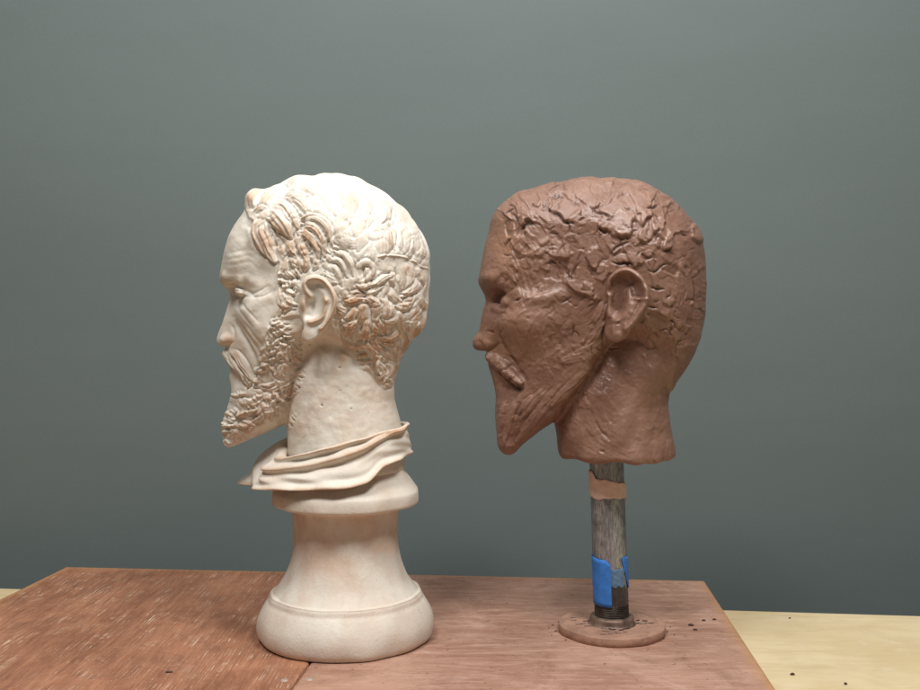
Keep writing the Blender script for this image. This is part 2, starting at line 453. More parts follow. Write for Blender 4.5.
def head_field(cv, outline, wpts, rpts, neck, nk=5.0, carve=None, ymax=86, h=1.0, top=None, bottom=None):
    S = cv.poly_sdf(catmull(outline, 3.0, closed=True))
    wp = [(*near(x, y, w), w) for x, y, w in wpts]
    w = np.clip(rbf(wp, cv.X, cv.Y), 6, 82)
    R = gauss(np.clip(idw(rpts, cv.X, cv.Y), 5, 95), 3 / cv.r)
    t = np.clip(S / R, None, 1)
    W = np.where(S > 0, w * w * (1 - (1 - np.clip(t, 0, 1)) ** 2), 2 * w * w / R * S)
    W = gauss(W, 1.6 / cv.r)
    k = int(round(h / cv.r))
    W = W[::k, ::k].astype(np.float32).T                       # [x, z]
    xs = cv.xs[::k].astype(np.float32); zs = cv.ys[::k].astype(np.float32)
    ys = np.arange(-ymax, ymax + h, h, dtype=np.float32)
    gx, gz = np.gradient(W, h)
    Y2 = (ys * ys)[None, :, None]
    f = (Y2 - W[:, None, :]) / np.sqrt(4 * Y2 + (gx * gx + gz * gz)[:, None, :] + 60)
    f = np.clip(f, -14, 14)
    # neck: stacked ellipses front / back / half-width
    nz = np.array(neck, float)
    xf = np.interp(zs, nz[:, 0], nz[:, 1]); xb = np.interp(zs, nz[:, 0], nz[:, 2]); hb = np.interp(zs, nz[:, 0], nz[:, 3])
    c = (xf + xb) / 2; a = (xb - xf) / 2
    q = np.sqrt(((xs[:, None, None] - c) / a) ** 2 + (ys[None, :, None] / hb) ** 2)
    fn = ((q - 1) * np.minimum(a, hb)).astype(np.float32)
    zt, zb = nz[0, 0], nz[-1, 0]
    Z3 = zs[None, None, :]
    fn = smax(fn, np.maximum(zt - Z3, -99) + 0 * fn, 6.0)
    fn = smax(fn, (Z3 - zb) + 0 * fn, 5.0)
    f = smin(f, np.clip(fn, -14, 14), nk)
    if carve is not None:
        f = carve(f, xs[:, None, None], np.abs(ys)[None, :, None], Z3, ys[None, :, None])
    # close the grid
    f[0] = f[-1] = 9; f[:, 0] = f[:, -1] = 9; f[:, :, 0] = f[:, :, -1] = 9
    v, F = surface_nets(f, (xs[0], ys[0], zs[0]), h)
    v = relax(v, F, 2, 0.5)
    return v, F

def project(v):
    k = CAMD / (CAMD - np.abs(v[:, 1]))
    return CX + (v[:, 0] - CX) * k, CY + (v[:, 2] - CY) * k

def to_world(v, depth, base):
    """sculpting space (x right, y towards the viewer, z down) -> metres relative to base"""
    s = depth / CAMD
    o = np.empty_like(v)
    o[:, 0] = (v[:, 0] - CX) * s * U
    o[:, 1] = (depth - v[:, 1] * s) * U
    o[:, 2] = ((CY - v[:, 2]) * s + FLOOR) * U
    return o - np.asarray(base)

def split_parts(cv, v, F, disp, attrs2d, parts, depth, base, mat, parent, rim3d=None):
    n = vnormals(v, F)
    px, py = project(v)
    d = cv.sample(disp, px, py)
    side = np.clip((np.abs(n[:, 1]) - 0.10) / 0.42, 0.08, 1)
    d = d * side
    if rim3d is not None: d = d + rim3d(v, n) * (1 - side)
    v2 = v + n * d[:, None]
    w = to_world(v2, depth, base)
    # orientation
    fn = np.cross(w[F[:, 2]] - w[F[:, 0]], w[F[:, 3]] - w[F[:, 1]])
    vol = (fn * w[F].mean(1)).sum()
    if vol < 0: F = F[:, ::-1].copy()
    nw = vnormals(w, F)
    at = {k: cv.sample(a, px, py) for k, a in attrs2d.items()}
    fc = v2[F].mean(1); fx, fy = project(fc)
    owner = np.zeros(len(F), int)
    for i, (name, mask) in enumerate(parts):
        if mask is not None: owner[cv.sample(mask, fx, fy) > 0] = i
    res = {}
    for i, (name, mask) in enumerate(parts):
        f = F[owner == i]
        if not len(f): continue
        use, inv = np.unique(f, return_inverse=True)
        res[name] = mesh_obj(name, w[use], inv.reshape(f.shape).astype(np.int32), mat, parent,
                             attrs={k: a[use] for k, a in at.items()}, normals=nw[use])
    return res

def ear_mesh(cv, outline, paint, y0, slope, xref, thick, depth, base, mat, parent, zone=0.5, mirror=True):
    """outline in photograph-sheet units; paint(cv, H) models the folds of the ear"""
    S = cv.poly_sdf(catmull(outline, 1.5, closed=True))
    H = cv.zeros(); paint(cv, H, S)
    T = gauss(H, 0.7 / cv.r)
    h = 0.8; k = h / cv.r
    xs = np.arange(cv.xs[0], cv.xs[-1], h); zs = np.arange(cv.ys[0], cv.ys[-1], h)
    GX, GZ = np.meshgrid(xs, zs, indexing='ij')
    Ts = cv.sample(T, GX.ravel(), GZ.ravel()).reshape(GX.shape); Ss = cv.sample(gauss(S, 1.0 / cv.r), GX.ravel(), GZ.ravel()).reshape(GX.shape)
    y00 = y0 + slope * (GX - xref)
    ys = np.arange(y0 - 26, y0 + 40, h)
    Y = ys[None, :, None]
    top = Y - (y00 + Ts)[:, None, :]
    bot = (y00 + Ts - thick)[:, None, :] - Y
    f = smax(smax(top, -Ss[:, None, :] + 0 * top, 3.0), bot, 4.0)
    f[0] = f[-1] = 9; f[:, 0] = f[:, -1] = 9; f[:, :, 0] = f[:, :, -1] = 9
    v, F = surface_nets(f, (xs[0], ys[0], zs[0]), h)
    v = relax(v, F, 2, 0.5)
    rel = gauss(T, 0.5 / cv.r) - gauss(T, 5 / cv.r)
    at = {'relief': cv.sample(rel, v[:, 0], v[:, 2]) * 0.5, 'zone': np.full(len(v), zone), 'pit': np.zeros(len(v))}
    kk = (CAMD - v[:, 1]) / CAMD
    v[:, 0] = CX + (v[:, 0] - CX) * kk; v[:, 2] = CY + (v[:, 2] - CY) * kk
    for sgn in ((1, -1) if mirror else (1,)):
        q = v.copy(); q[:, 1] *= sgn
        w = to_world(q, depth, base)
        fn = np.cross(w[F[:, 2]] - w[F[:, 0]], w[F[:, 3]] - w[F[:, 1]])
        G = F if (fn * (w[F].mean(1) - w.mean(0))).sum() > 0 else F[:, ::-1].copy()
        mesh_obj('ear', w, G, mat, parent, attrs=at)

def lathe(profile, nseg=128, wob=None):
    """profile: (r, z) pairs, world units relative"""
    p = np.asarray(profile, float); n = len(p)
    th = np.linspace(0, 2 * PI, nseg, endpoint=False)
    r = np.repeat(p[:, 0][:, None], nseg, 1)
    if wob: r = r + wob(th[None, :], p[:, 1][:, None]) * (r > 1e-6)
    v = np.stack([r * np.cos(th), r * np.sin(th), np.repeat(p[:, 1][:, None], nseg, 1)], -1).reshape(-1, 3)
    i, j = np.meshgrid(np.arange(n - 1), np.arange(nseg), indexing='ij')
    a = i * nseg + j; b = i * nseg + (j + 1) % nseg
    F = np.stack([a, b, b + nseg, a + nseg], -1).reshape(-1, 4)
    return v, F.astype(np.int32)

# ================================================================ materials
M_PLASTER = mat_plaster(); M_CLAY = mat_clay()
M_LEFT = mat_wood('left'); M_RIGHT = mat_wood('right'); M_PLY = mat_ply(); M_PAPER = mat_backdrop()
M_PIPE = mat_pipe()
M_THREAD = mat_simple('dark_thread_steel', (0.10, 0.075, 0.06), 0.42, 0.5, 0.6, 120)
M_FLANGE = mat_simple('clay_smeared_iron', (0.40, 0.225, 0.155), 0.6, 0.0, 0.32, 60, bump=0.5)
M_HUB = mat_simple('dull_iron_hub', (0.22, 0.145, 0.105), 0.4, 0.3, 0.55, 90, bump=0.3)
M_MASK = mat_simple('masking_tape', (0.80, 0.61, 0.50), 0.65, 0.0, 0.18, 60)
M_BLUE = mat_simple('blue_painters_tape', (0.035, 0.20, 0.62), 0.55, 0.0, 0.25, 70)
M_THIN = mat_simple('thin_blue_tape', (0.12, 0.22, 0.34), 0.55, 0.0, 0.4, 120)
M_CRUMB = mat_simple('dark_clay_crumb', (0.10, 0.05, 0.036), 0.6, 0.0, 0.5, 300)
M_SHAVE = mat_simple('pink_clay_shaving', (0.42, 0.27, 0.21), 0.5, 0.0, 0.4, 300)
M_SCREW = mat_simple('filled_screw_head', (0.50, 0.40, 0.33), 0.5, 0.1, 0.4, 200)

# ================================================================ plaster bust
def white_bust():
    depth = 950.0
    ax = 346.0
    base = np.array([(ax - CX) * U, depth * U, 0.0])
    root = empty('plaster_bust', base)
    tag(root, 'white plaster bust of a bearded curly haired man in profile on a round socle', 'bust')
    rng = np.random.default_rng(7)
    cv = Canvas(188, 150, 462, 520, 0.425)
    outline = [(216.4,340),(218.5,333),(222.3,325),(224.6,317),(228,306),(230.6,297),(230.4,292.5),(227.5,289),(223,284),(221.2,277),(222.2,268),
        (224.5,258),(230,239),(238,224),(246.5,212.5),(248.5,202),(252,193.5),(258,189.8),(265,190.4),(269.5,189.5),(276,186.9),(284,185.4),(292,180),
        (299,177),(306,175.9),(312,177.6),(318,176.8),(326.6,175.2),(333,175.2),(339,174.4),(345,176),(351,179),(358,179.8),(366,182.6),(374,187.5),(383,193.5),
        (391,198.4),(400,206),(408,214),(417,226),(424,239),(428.6,253),(430,268),(429,288),(427,307),(425.5,321),(423,331),(414,338),(408,347),
        (401,357.5),(396,367),(392,378),(384,386),(372,376),(355,364),(340,356),(325,352),(315,360),(308,375),(300,396),(292,414),(283,424.5),
        (271,430.5),(255,437.5),(238,444.5),(230,447.4),(225,447),(223.2,441),(223,434),(222.4,426.5),(225.6,414.5),(229,403),(231.6,393),(231,384.5),(229.6,377),
        (230.6,371),(229.4,366),(228,362),(225.4,356),(227.5,350),(227.5,346.8),(222,346.2),(217.6,344)]
    wpts = [(330,195,76),(340,240,77),(380,250,77),(390,290,73),(300,235,72),(268,240,61),(247,250,50),(236,272,42),(252,290,47),(264,300,57),(288,303,65),
        (318,300,70),(350,300,73),(395,310,70),(242,312,44),(258,335,54),(288,340,57),(312,345,57),(340,340,62),(243,345,33),(252,362,39),(270,375,43),(296,380,47),
        (236,376,18),(236,400,22),(256,405,32),(276,408,37),(230,430,13),(247,430,22),(221,330,9),(229,338,15),(226,312,7),(233,290,11),(236,326,20),(385,360,56),(226,354,12),
        (420,270,66),(225,258,44)]
    rpts = [(340,180,84),(400,210,84),(428,260,80),(290,185,70),(255,195,45),(236,230,38),(226,255,34),(222,280,17),(230,292,9),(222,325,8),(217,340,9),(226,352,8),
        (231,380,11),(226,420,13),(224,445,13),(250,438,18),(285,420,20),(305,385,20),(325,355,30),(380,380,34),(412,340,55),(427,310,72)]
    neck = [(345,296,402,50),(380,290,394,53),(400,288.4,394.5,54),(420,287.6,400,56),(440,288,404,58),(470,288,405,60)]
    D = cv.zeros()
    zone = cv.zeros(); pit = cv.zeros()
    # --- masks of the named pieces
    hair_p = catmull([(246,213),(253,223),(256,236),(263,252),(272,263),(281,266),(279,284),(278,303),(274,318),(283,320),(300,318),(303,330),(330,338),(343,345),
        (355,352),(361,365),(372,377),(380,385),(392,388),(450,350),(450,160),(240,160)], 3, True)
    beard_p = catmull([(274,318),(285,319),(301,322),(303,346),(303,372),(295,398),(288,428),(235,465),(205,460),(212,420),(226,396),(232,394),(243,389),(253,383),(256,368),(262,350),(268,335)], 3, True)
    must_p = catmull([(222,349),(229,347.5),(238,351),(248,364),(254,376),(252,386),(243,388),(240,379),(232,368),(222,364)], 2, True)
    hs = cv.poly_sdf(hair_p); bs = cv.poly_sdf(beard_p); ms = cv.poly_sdf(must_p)
    hm = np.clip(hs / 5, 0, 1); bm = np.clip(bs / 4, 0, 1)
    # --- face modelling
    G, B, LK = cv.groove, cv.blob, cv.lock
    for i, y in enumerate((254, 260, 266)): G(D, [(226 - i, y), (238, y - 2), (250, y - 4), (258, y + 3)], 2.0, 0.45)
    B(D, 238, 276, 14, 5, 2.4, 0.15); B(D, 252, 283, 8, 5, 1.6, 0.5); B(D, 262, 272, 9, 8, -1.4)
    G(D, [(229, 287), (238, 287), (247, 291), (253, 295)], 1.6, 2.6); G(D, [(232, 295), (240, 297), (248, 296)], 1.3, 1.5)
    B(D, 240, 291.5, 5.5, 3.4, 2.2, 0.2); G(D, [(234, 291), (242, 291), (248, 293.5)], 0.9, 1.6)
    G(D, [(248, 294), (258, 292), (268, 286)], 1.2, 0.9); G(D, [(249, 297), (262, 297), (274, 291)], 1.2, 0.8)
    B(D, 266, 300, 15, 6, 2.4, -0.35); B(D, 240, 305, 6, 4, -1.4)
    G(D, [(236, 306), (243, 316), (252, 327)], 1.5, 1.0); G(D, [(240, 302), (249, 312), (258, 322)], 1.2, 0.7)
    G(D, [(233, 318), (239, 331), (247, 345), (254, 360), (256, 375)], 2.6, 3.2); B(D, 228, 279, 9, 6, 2.2); G(D, [(238, 321), (247, 335), (257, 350), (262, 362)], 1.7, 1.4)
    G(D, [(244, 322), (255, 337), (265, 349)], 1.5, 0.9); B(D, 258, 330, 9, 12, 1.4, -0.6); B(D, 275, 325, 12, 9, -1.2)
    G(D, [(231, 324), (233.5, 331), (234, 338)], 1.2, 1.6); B(D, 229, 339, 4.5, 4, 1.6); G(D, [(222, 346), (229, 344.5), (234, 342)], 1.2, 1.2)
    B(D, 236, 382, 5, 7, -1.8)
    D += (cv.noise(rng, 5) * 0.26 + cv.noise(rng, 2.2) * 0.13) * (1 - hm)
    # --- hair: soft cap first, then carved locks
    lump = cv.noise(rng, 5) * 0.9 + cv.noise(rng, 2.5) * 0.35
    D += lump * hm * 0.55
    D += 2.2 * np.clip(hs / 3, 0, 1)
    def curls(sd, lo, n, box, dirf, wr, hr, lr, num=(2, 5), keep=0.6, cut=0.75):
        k = 0
        before = D.copy()
        while k < n:
            x, y = rng.uniform(box[0], box[2]), rng.uniform(box[1], box[3])
            if cv.sample(sd, np.array([x]), np.array([y]))[0] < lo: continue
            k += 1
            a = dirf(x, y) + rng.normal(0, 0.4); L = rng.uniform(*lr); b = rng.choice([-1, 1]) * rng.uniform(0.12, 0.5); b2 = b * rng.uniform(-0.8, 1.6)
            w = rng.uniform(*wr); h = rng.uniform(*hr); c = rng.integers(*num)
            for s_ in range(c):
                o = (s_ - (c - 1) / 2) * w * 1.35
                aa = a; l2 = L * rng.uniform(0.75, 1.1); t0 = rng.uniform(-1.5, 1.5)
                p = [(x - o * math.sin(a) + t0 * math.cos(a), y + o * math.cos(a) + t0 * math.sin(a))]
                for q in range(5):
                    aa += (b if q < 3 else b2) * (1 + 0.25 * rng.normal()); p.append((p[-1][0] + l2 / 5 * math.cos(aa), p[-1][1] + l2 / 5 * math.sin(aa)))
                LK(D, p, w * rng.uniform(0.8, 1.15), h * rng.uniform(0.75, 1.2), 1.6, cut, keep, rng.uniform(0, 6), 0.22)
        q = np.clip((sd + 3) / 4, 0, 1)
        D[:] = before * (1 - q) + D * q
    cr = np.minimum(hs, np.where((cv.X > 318) & (cv.Y < 332), 9, -9) + 0.0)
    curls(cr, 1.0, 42, (318, 178, 430, 332), lambda x, y: math.atan2(max(y - 215, 4) + 18, (x - 350) * 0.55), (4.0, 7.0), (1.3, 2.3), (20, 32), (1, 3), 0.5, 0.7)
    back = [([(398,222),(402,236),(405,252)],8,1.8),([(382,230),(384,244),(383,256)],10,2.4),([(409,228),(412,242),(411,256)],8,2.2),([(418,238),(421,250),(420,262)],6,2),
        ([(404,262),(406,275),(404,292)],9,2.6),([(414,266),(411,284),(408,300)],6,2.4),([(423,270),(424,290),(422,310)],5,2.4),([(418,292),(420,308),(413,326)],6,2.6),
        ([(376,295),(378,312),(377,334)],9,3),([(365,298),(364,318),(358,338)],7,2.6),([(390,298),(391,316),(389,336)],8,3),([(402,300),(399,314),(402,332)],4,2.8),
        ([(355,188),(366,198),(370,212)],8,1.4),([(340,186),(350,200),(352,216)],9,1.3),([(322,184),(330,198),(336,214)],9,1.4),([(372,196),(384,206),(390,218)],8,1.4),
        ([(356,222),(362,236),(358,250)],8,1.5),([(338,220),(344,236),(346,250)],8,1.4)]
    for p, w, h in back: LK(D, p, w, h * 1.25, 3.4, 1.0, 0.5, rng.uniform(0, 6), 0.10)
    fr = cv.poly_sdf([(256,205),(275,192),(300,186),(322,200),(336,230),(340,262),(320,266),(284,262),(268,250),(258,225)])
    curls(fr, 1.0, 34, (255, 186, 340, 268), lambda x, y: 1.1 + 0.012 * (y - 200), (1.8, 2.8), (1.4, 2.4), (12, 20), (2, 4), 0.4, 1.0)
    locks = [([(250,211),(250,200),(256,192),(266,194)],6,3.2),([(262,208),(267,198),(274,191),(284,187)],6,3),([(254,214),(260,208),(267,207)],3,2),
        ([(292,184),(300,181),(309,186),(314,194)],7,2.4),
        ([(262,218),(261,232),(268,248),(275,262)],8,4.2),([(256,222),(255,234),(260,246),(266,256)],4,2.4),
        ([(269,213),(274,214),(284,226),(290,237)],9.5,4.6),([(271,205),(283,206),(292,216),(297,228)],6,3),
        ([(284,203),(293,196),(304,204),(308,213),(301,219)],5.5,3.4),
        ([(302,222),(314,218),(326,227),(332,244)],5.5,3.4),([(303,225),(314,228),(322,240),(324,256)],5,3.6),([(300,231),(311,238),(317,247),(318,258)],5,3.2),
        ([(289,240),(291,250),(297,258)],5,2.8),([(300,243),(303,252),(308,262)],5,2.6),
        ([(285,256),(281,272),(282,290),(283,306),(279,316)],3,3),([(290,256),(286,268),(288,277),(295,279)],4.2,3.4),([(293,256),(294,263),(299,268)],4,3),([(306,257),(306,264),(304,271)],4.5,3.2),
        ([(299,256),(300,264),(301,272)],3.5,2.6),([(283,281),(287,289),(293,294),(295.5,291)],3.4,2.8),([(287,292),(289,303),(284,313)],4.2,3.2),([(315,258),(316,264),(313,270)],4,2.2),
        ([(332,266),(336,260),(342,264),(347,277)],3.8,2.6),([(334,255),(343,254),(350,264),(353,276)],3.6,2.4),([(329,270),(334,267),(339,274),(342,286)],3.4,2.4),
        ([(359,275),(360,266),(367,262),(373,268),(371,276),(364,282),(361,290)],3.6,3),
        ([(365,287),(375,285),(385,278),(394,274)],4.4,3),([(362,293),(373,292),(384,286)],3.4,2.2),
        ([(345,303),(355,299),(368,301)],5,2.8),([(350,296),(358,293),(365,296)],3.5,2.2),([(343,290),(346,297),(344,305)],3.5,2.2),
        ([(356,311),(349,321),(350,334),(354,342)],5,3.4),([(343,316),(344,328),(347,338)],3.2,2.6),([(370,318),(366,330),(368,342)],4.5,2.8),
        ([(342,330),(346,340),(352,346),(360,346)],4,3),([(352,345),(364,346),(374,350),(375,359),(368,361)],4.2,3.2),([(360,356),(365,353),(368,357)],3,2),
        ([(378,362),(376,368),(380,376)],3,2.6),([(381,364),(384,371),(379,377),(376,374)],3.2,2.8),([(390,362),(390,372),(383,382)],3.2,2.8),([(394,358),(395,368),(391,378)],3.4,2.6),
        ([(398,342),(394,354),(397,362)],4,3),([(409,336),(406,347),(400,355)],4.4,3),([(401,332),(406,340),(403,350)],3.4,2.6),([(379,342),(387,340),(394,345)],4,2.8),([(384,350),(388,356),(384,362)],3.4,2.6),
        ([(372,340),(377,347),(384,349)],3.4,2.4),([(418,322),(416,331),(410,338)],4,2.6),([(422,312),(423,322),(419,331)],3.4,2.4)]
    for p, w, h in locks: LK(D, p, w, h * 1.2, max(2.2, w * 0.5), 1.5, 0.38, rng.uniform(0, 6), 0.16)
    for p in ([(267,222),(275,234),(287,248)],[(301,219),(304,224),(300,230)],[(283,262),(281,280),(283,296)],[(393,213),(398,233),(397,248)],[(401,296),(397,312),(399,330)]): G(D, p, 1.5, 2.4)
    # tiny curls filling the gaps of the hair and the whole beard
    D += (1.6 + cv.noise(rng, 4.0) * 0.9) * np.clip(bs / 4, 0, 1)
    curls(bs, 1.0, 82, (208, 318, 304, 448), lambda x, y: 1.95 + 0.012 * (x - 270) - (0.5 if y > 410 else 0), (1.8, 2.9), (1.5, 2.6), (12, 21))
    curls(bs, 2.0, 16, (266, 322, 304, 372), lambda x, y: 1.9, (1.6, 2.3), (1.2, 2.0), (10, 16))
    low = np.minimum(hs, np.where((cv.Y > 336) & (cv.X > 340), 9, np.where((cv.X < 300) & (cv.Y > 262) & (cv.X > 270), 9, -9)))
    curls(low, 1.5, 20, (270, 262, 412, 384), lambda x, y: 1.7, (2.0, 3.0), (1.4, 2.4), (10, 17))
    under = np.clip(cv.poly_sdf([(233,453),(237,442),(252,429),(274,416),(292,405),(296,430),(240,455)]) / 5, 0, 1)
    D = D * (1 - 0.75 * under)
    for p, w, h in (([(227,351),(233,356),(242,368),(250,380),(247,387)],4.5,3.2),([(231,350),(239,357),(247,370),(252,380)],3.6,2.6),([(226,357),(232,363),(240,373),(245,384)],3.4,2.6)):
        LK(D, p, w, h, 1.8, 1.4, 0.3, rng.uniform(0, 6), 0.28)
    G(D, [(228, 367), (235, 371), (242, 379)], 1.3, 1.8)
    # keep the relief centred on the skull so the outline stays true
    D -= np.clip(np.maximum(hs, bs) / 6, 0, 1) * gauss(D, 13 / cv.r) * 0.9
    # neck sinews, chips, casting seam
    for _ in range(34):
        x, y = rng.uniform(345, 424), rng.uniform(262, 335); a = rng.normal(1.75, 0.35); L = rng.uniform(14, 26); b = rng.normal(0, 0.28)
        p = [(x, y)]
        for q in range(4): a += b; p.append((p[-1][0] + L / 4 * math.cos(a), p[-1][1] + L / 4 * math.sin(a)))
        LK(D, p, rng.uniform(3, 5.5), rng.uniform(1.2, 2.4), 2.6, 1.1, 0.5, rng.uniform(0, 6), 0.2)
    B(D, 330, 385, 7, 40, 1.6, 0.35); B(D, 305, 400, 7, 30, -1.0, 0.2); B(D, 345, 357, 6, 8, 2.0); B(D, 354, 364, 6, 7, -1.6)
    D += cv.noise(rng, 3) * 0.10 + cv.noise(rng, 1.2) * 0.045
    for p in ([(378,257),(386,255.5),(394,256)],[(394,256),(403,257),(411,260),(417,263.5),(420,267)],[(419,266.5),(425,268),(432,269.5)]):
        r = cv.path(p, 4)
        if r: D[r[0]] += 1.5 * np.exp(-(r[1] / 0.75) ** 2)
        G(D, [(x, y - 1.8) for x, y in p], 0.9, 0.7)
    for x, y, s in ((316,264.5,1.3),(325,272,1.1),(322,275.5,.9),(325,276.5,1.1),(319,270,.7),(296.5,277.5,1.4),(332,262,1),(306,322,1.1),(293,383,1.1),(294.5,386,.8),(322,405,.9),(322,406,.7),
                    (340,391,.6),(351,409,.9),(339,368,.8),(340,367.5,.6),(262,382,.8),(357,303,.7),(284,401,.8),(275.5,236,.8),(348,279,.7),(379,262,.6),(305,329,.7),(310,345,.7)):
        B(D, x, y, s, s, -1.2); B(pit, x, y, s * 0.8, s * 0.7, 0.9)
    # old ochre staining
    for x, y, sx, sy, h in ((375,345,34,26,1.0),(355,312,26,20,.75),(415,318,14,26,.8),(290,368,22,26,.5),(250,415,26,26,.38),(345,405,50,36,.42),(270,238,20,18,.75),(312,240,20,20,.8),
                            (260,200,14,12,.6),(300,265,16,14,.5),(240,345,14,20,.5),(285,305,12,14,.4),(352,200,20,8,.35),(350,300,10,9,.6),(408,268,9,9,.5),(240,270,14,14,.25),(385,245,10,10,.45),
                            (285,430,30,12,.7),(225,340,8,10,.5)):
        B(zone, x, y, sx, sy, h)
    zone = np.clip(zone, 0, 1.15)
    rel = D - gauss(D, 4.5 / cv.r)
    def carve(f, X, Y, Z, Ys):
        sock = ellipsoid(X, Y, Z, (233, 28, 291), (16, 17, 8)).astype(np.float32)
        f = smax(f, -np.clip(sock, -12, 12), 4.0)
        for a, b, ra, rb in (((228, 0, 280), (235, 21, 279), 2.8, 3.4), ((235, 21, 279), (251, 41, 284), 3.4, 2.4)):
            f = smin(f, np.clip(capsule(X, Y, Z, a, b, ra, rb), -12, 12).astype(np.float32), 7.0)
        f = smin(f, np.clip(ellipsoid(X, Y, Z, (251.5, 31, 292), (9, 10, 6.5)), -12, 12).astype(np.float32), 2.0)
        f = smin(f, np.clip(ellipsoid(X, Y, Z, (230.5, 12, 339), (8, 6, 5.5)), -12, 12).astype(np.float32), 3.0)
        f = smin(f, np.clip(capsule(X, Y, Z, (229, 5, 354), (250, 24, 376), 5.5, 4.0), -12, 12).astype(np.float32), 3.0)
        return f
    v, F = head_field(cv, outline, wpts, rpts, neck, 7.0, carve, 88, 0.85)
    def rim(vv, n):
        r = np.zeros(len(vv)); g = np.random.default_rng(3)
        hz = cv.sample(hm, *project(vv))
        for _ in range(9):
            k = g.normal(size=3); k /= np.linalg.norm(k); k *= 2 * PI / g.uniform(14, 26)
            r += np.sin(vv @ k + g.uniform(0, 6))
        return r * 0.35 * hz
    split_parts(cv, v, F, D, {'relief': rel, 'zone': zone, 'pit': np.clip(pit, 0, 1)},
                [('head', None), ('hair', hs), ('beard', bs), ('moustache', ms)], depth, base, M_PLASTER, root, rim)
    # --- ears
    ce = Canvas(292, 266, 346, 352, 0.4)
    eo = [(303,294),(301.5,284),(306,277),(314,274.5),(323,276.5),(330,283),(335,291),(337.5,300),(336,310),(331.5,321),(325,330),(318,337.5),(311,341.5),(304,340.5),(301.5,334),(304,327),(301,318),(298.5,309),(300,300)]
    def paint(c, H, S):
        H += 1.5
        c.blob(H, 314, 306, 9, 15, -8.5, 0.25)                    # bowl
        c.blob(H, 318, 286, 9, 7, -4.0)                           # upper hollow
        def ridge(p, w, h):
            r = c.path(p, w * 3)
            H[r[0]] = np.maximum(H[r[0]], h * np.exp(-(r[1] / w) ** 4) + (1 - np.exp(-(r[1] / w) ** 4)) * -99)
        def ridge2(p, w, h):
            r = c.path(p, w * 3); g = np.exp(-(r[1] / w) ** 2); H[r[0]] += h * g
        ridge2([(311,297),(306,290),(305,283),(311,278.5),(321,279.5),(328.5,286),(333,294),(334.5,302),(332.5,311),(327.5,321),(321,329)],2.6,6.0)
        ridge2([(326,300),(325,309),(322,317),(316,320.5),(310,322)],3.0,6.5)
        ridge2([(326,301),(323,293),(318,288)],2.4,2.5)
        c.blob(H, 302.5, 304, 4, 7.5, 5.0)                        # tragus
        c.blob(H, 311, 332, 9, 8, 1.6)                            # lobe
        c.blob(H, 309, 316, 3, 3, -3.0)
        H -= np.clip((304 - c.X) / 5, 0, 1) * 4 * np.clip((c.Y - 290) / 8, 0, 1)
        H += (c.X - 318) * 0.05
    ear_mesh(ce, eo, paint, 78.0, 0.30, 318, 9.0, depth, base, M_PLASTER, root, 0.55)
    # --- loose collar wrapped round the neck
    th = np.linspace(0, 360, 441)[:-1]; T = np.linspace(0, 1, 74)
    K = np.array([  # angle, top r, top z, bottom r, bottom z   (0 back, 90 viewer side, 180 front)
        [0, 62, 422, 66, 453], [20, 64, 423, 67, 454], [40, 64, 425, 68, 456], [55, 61, 428, 70, 460], [66, 60, 431, 73, 473], [80, 60, 434, 74, 477], [100, 60, 440, 75, 478.5], [120, 62, 446, 77, 480],
        [140, 61, 451, 84, 482], [152, 60, 453, 91, 483], [158, 60, 452, 92, 484], [166, 59, 447, 90, 485], [180, 60, 444, 98, 486], [190, 58, 441, 112, 488], [196, 58, 440, 119, 489], [203, 58, 439, 112, 486], [215, 58, 437, 96, 482],
        [240, 59, 434, 82, 479], [270, 60, 431, 74, 474], [300, 60, 427, 70, 465], [330, 62, 424, 67, 456], [360, 62, 422, 66, 453]], float)
    kk = [np.interp(th, K[:, 0], K[:, i]) for i in range(1, 5)]
    def per(a, s=4):
        w = np.exp(-0.5 * (np.arange(-12, 13) / s) ** 2); w /= w.sum()
        return np.convolve(np.concatenate([a[-12:], a, a[:12]]), w, 'valid')
    rt, zt, rb, zb = [per(a, 3.2)[:, None] for a in kk]
    A = th[:, None]; t = T[None, :]
    sm = lambda x, a, b: np.clip((x - a) / (b - a), 0, 1) ** 2 * (3 - 2 * np.clip((x - a) / (b - a), 0, 1))
    front = sm(A, 150, 190) * (1 - sm(A, 210, 250))
    prof = t ** (1.0 - 0.35 * front - 0.5 * sm(A, 112, 148) * (1 - sm(A, 156, 170))) 
    r = rt + (rb - rt) * (prof * (1 - front) + (t ** 0.75) * front)
    z = zt + (zb - zt) * (t * (1 - front) + (t ** 1.35) * front)
    nearw = sm(A, 8, 35) * (1 - sm(A, 154, 162))
    fold = lambda c, w: np.exp(-((t - c) / w) ** 2)
    c2 = 0.05 + 0.31 * sm(A, 5, 120)
    r = r + nearw * (sm(A, 25, 55) * (3.4 * fold(0.05, 0.06) - 3.0 * fold(c2 * 0.55, 0.07)) + 4.8 * fold(c2, 0.085) - 2.6 * fold(c2 + 0.17, 0.09)  - 1.6 * fold(0.82, 0.09) + 2.8 * fold(0.955, 0.08))
    r = r + (1 - nearw) * (2.0 * fold(0.05, 0.08) + 1.6 * fold(0.95, 0.1)) + front * (2.2 * np.sin(9 * t + A * 0.12) * t)
    g2 = np.random.default_rng(5)
    for _ in range(14):
        a_, b_ = g2.integers(1, 14), g2.uniform(2, 22)
        r = r + 0.35 * np.sin(a_ * np.radians(A) + b_ * t + g2.uniform(0, 6))
    X = 345 + r * np.cos(np.radians(A)); Yv = r * np.sin(np.radians(A))
    n, m = r.shape
    outer = np.stack([X, Yv, z + 0 * X], -1)
    tk = 5.0
    inner = outer.copy(); ri = np.maximum(r - tk, 50); inner[..., 0] = 345 + ri * np.cos(np.radians(A)); inner[..., 1] = ri * np.sin(np.radians(A))
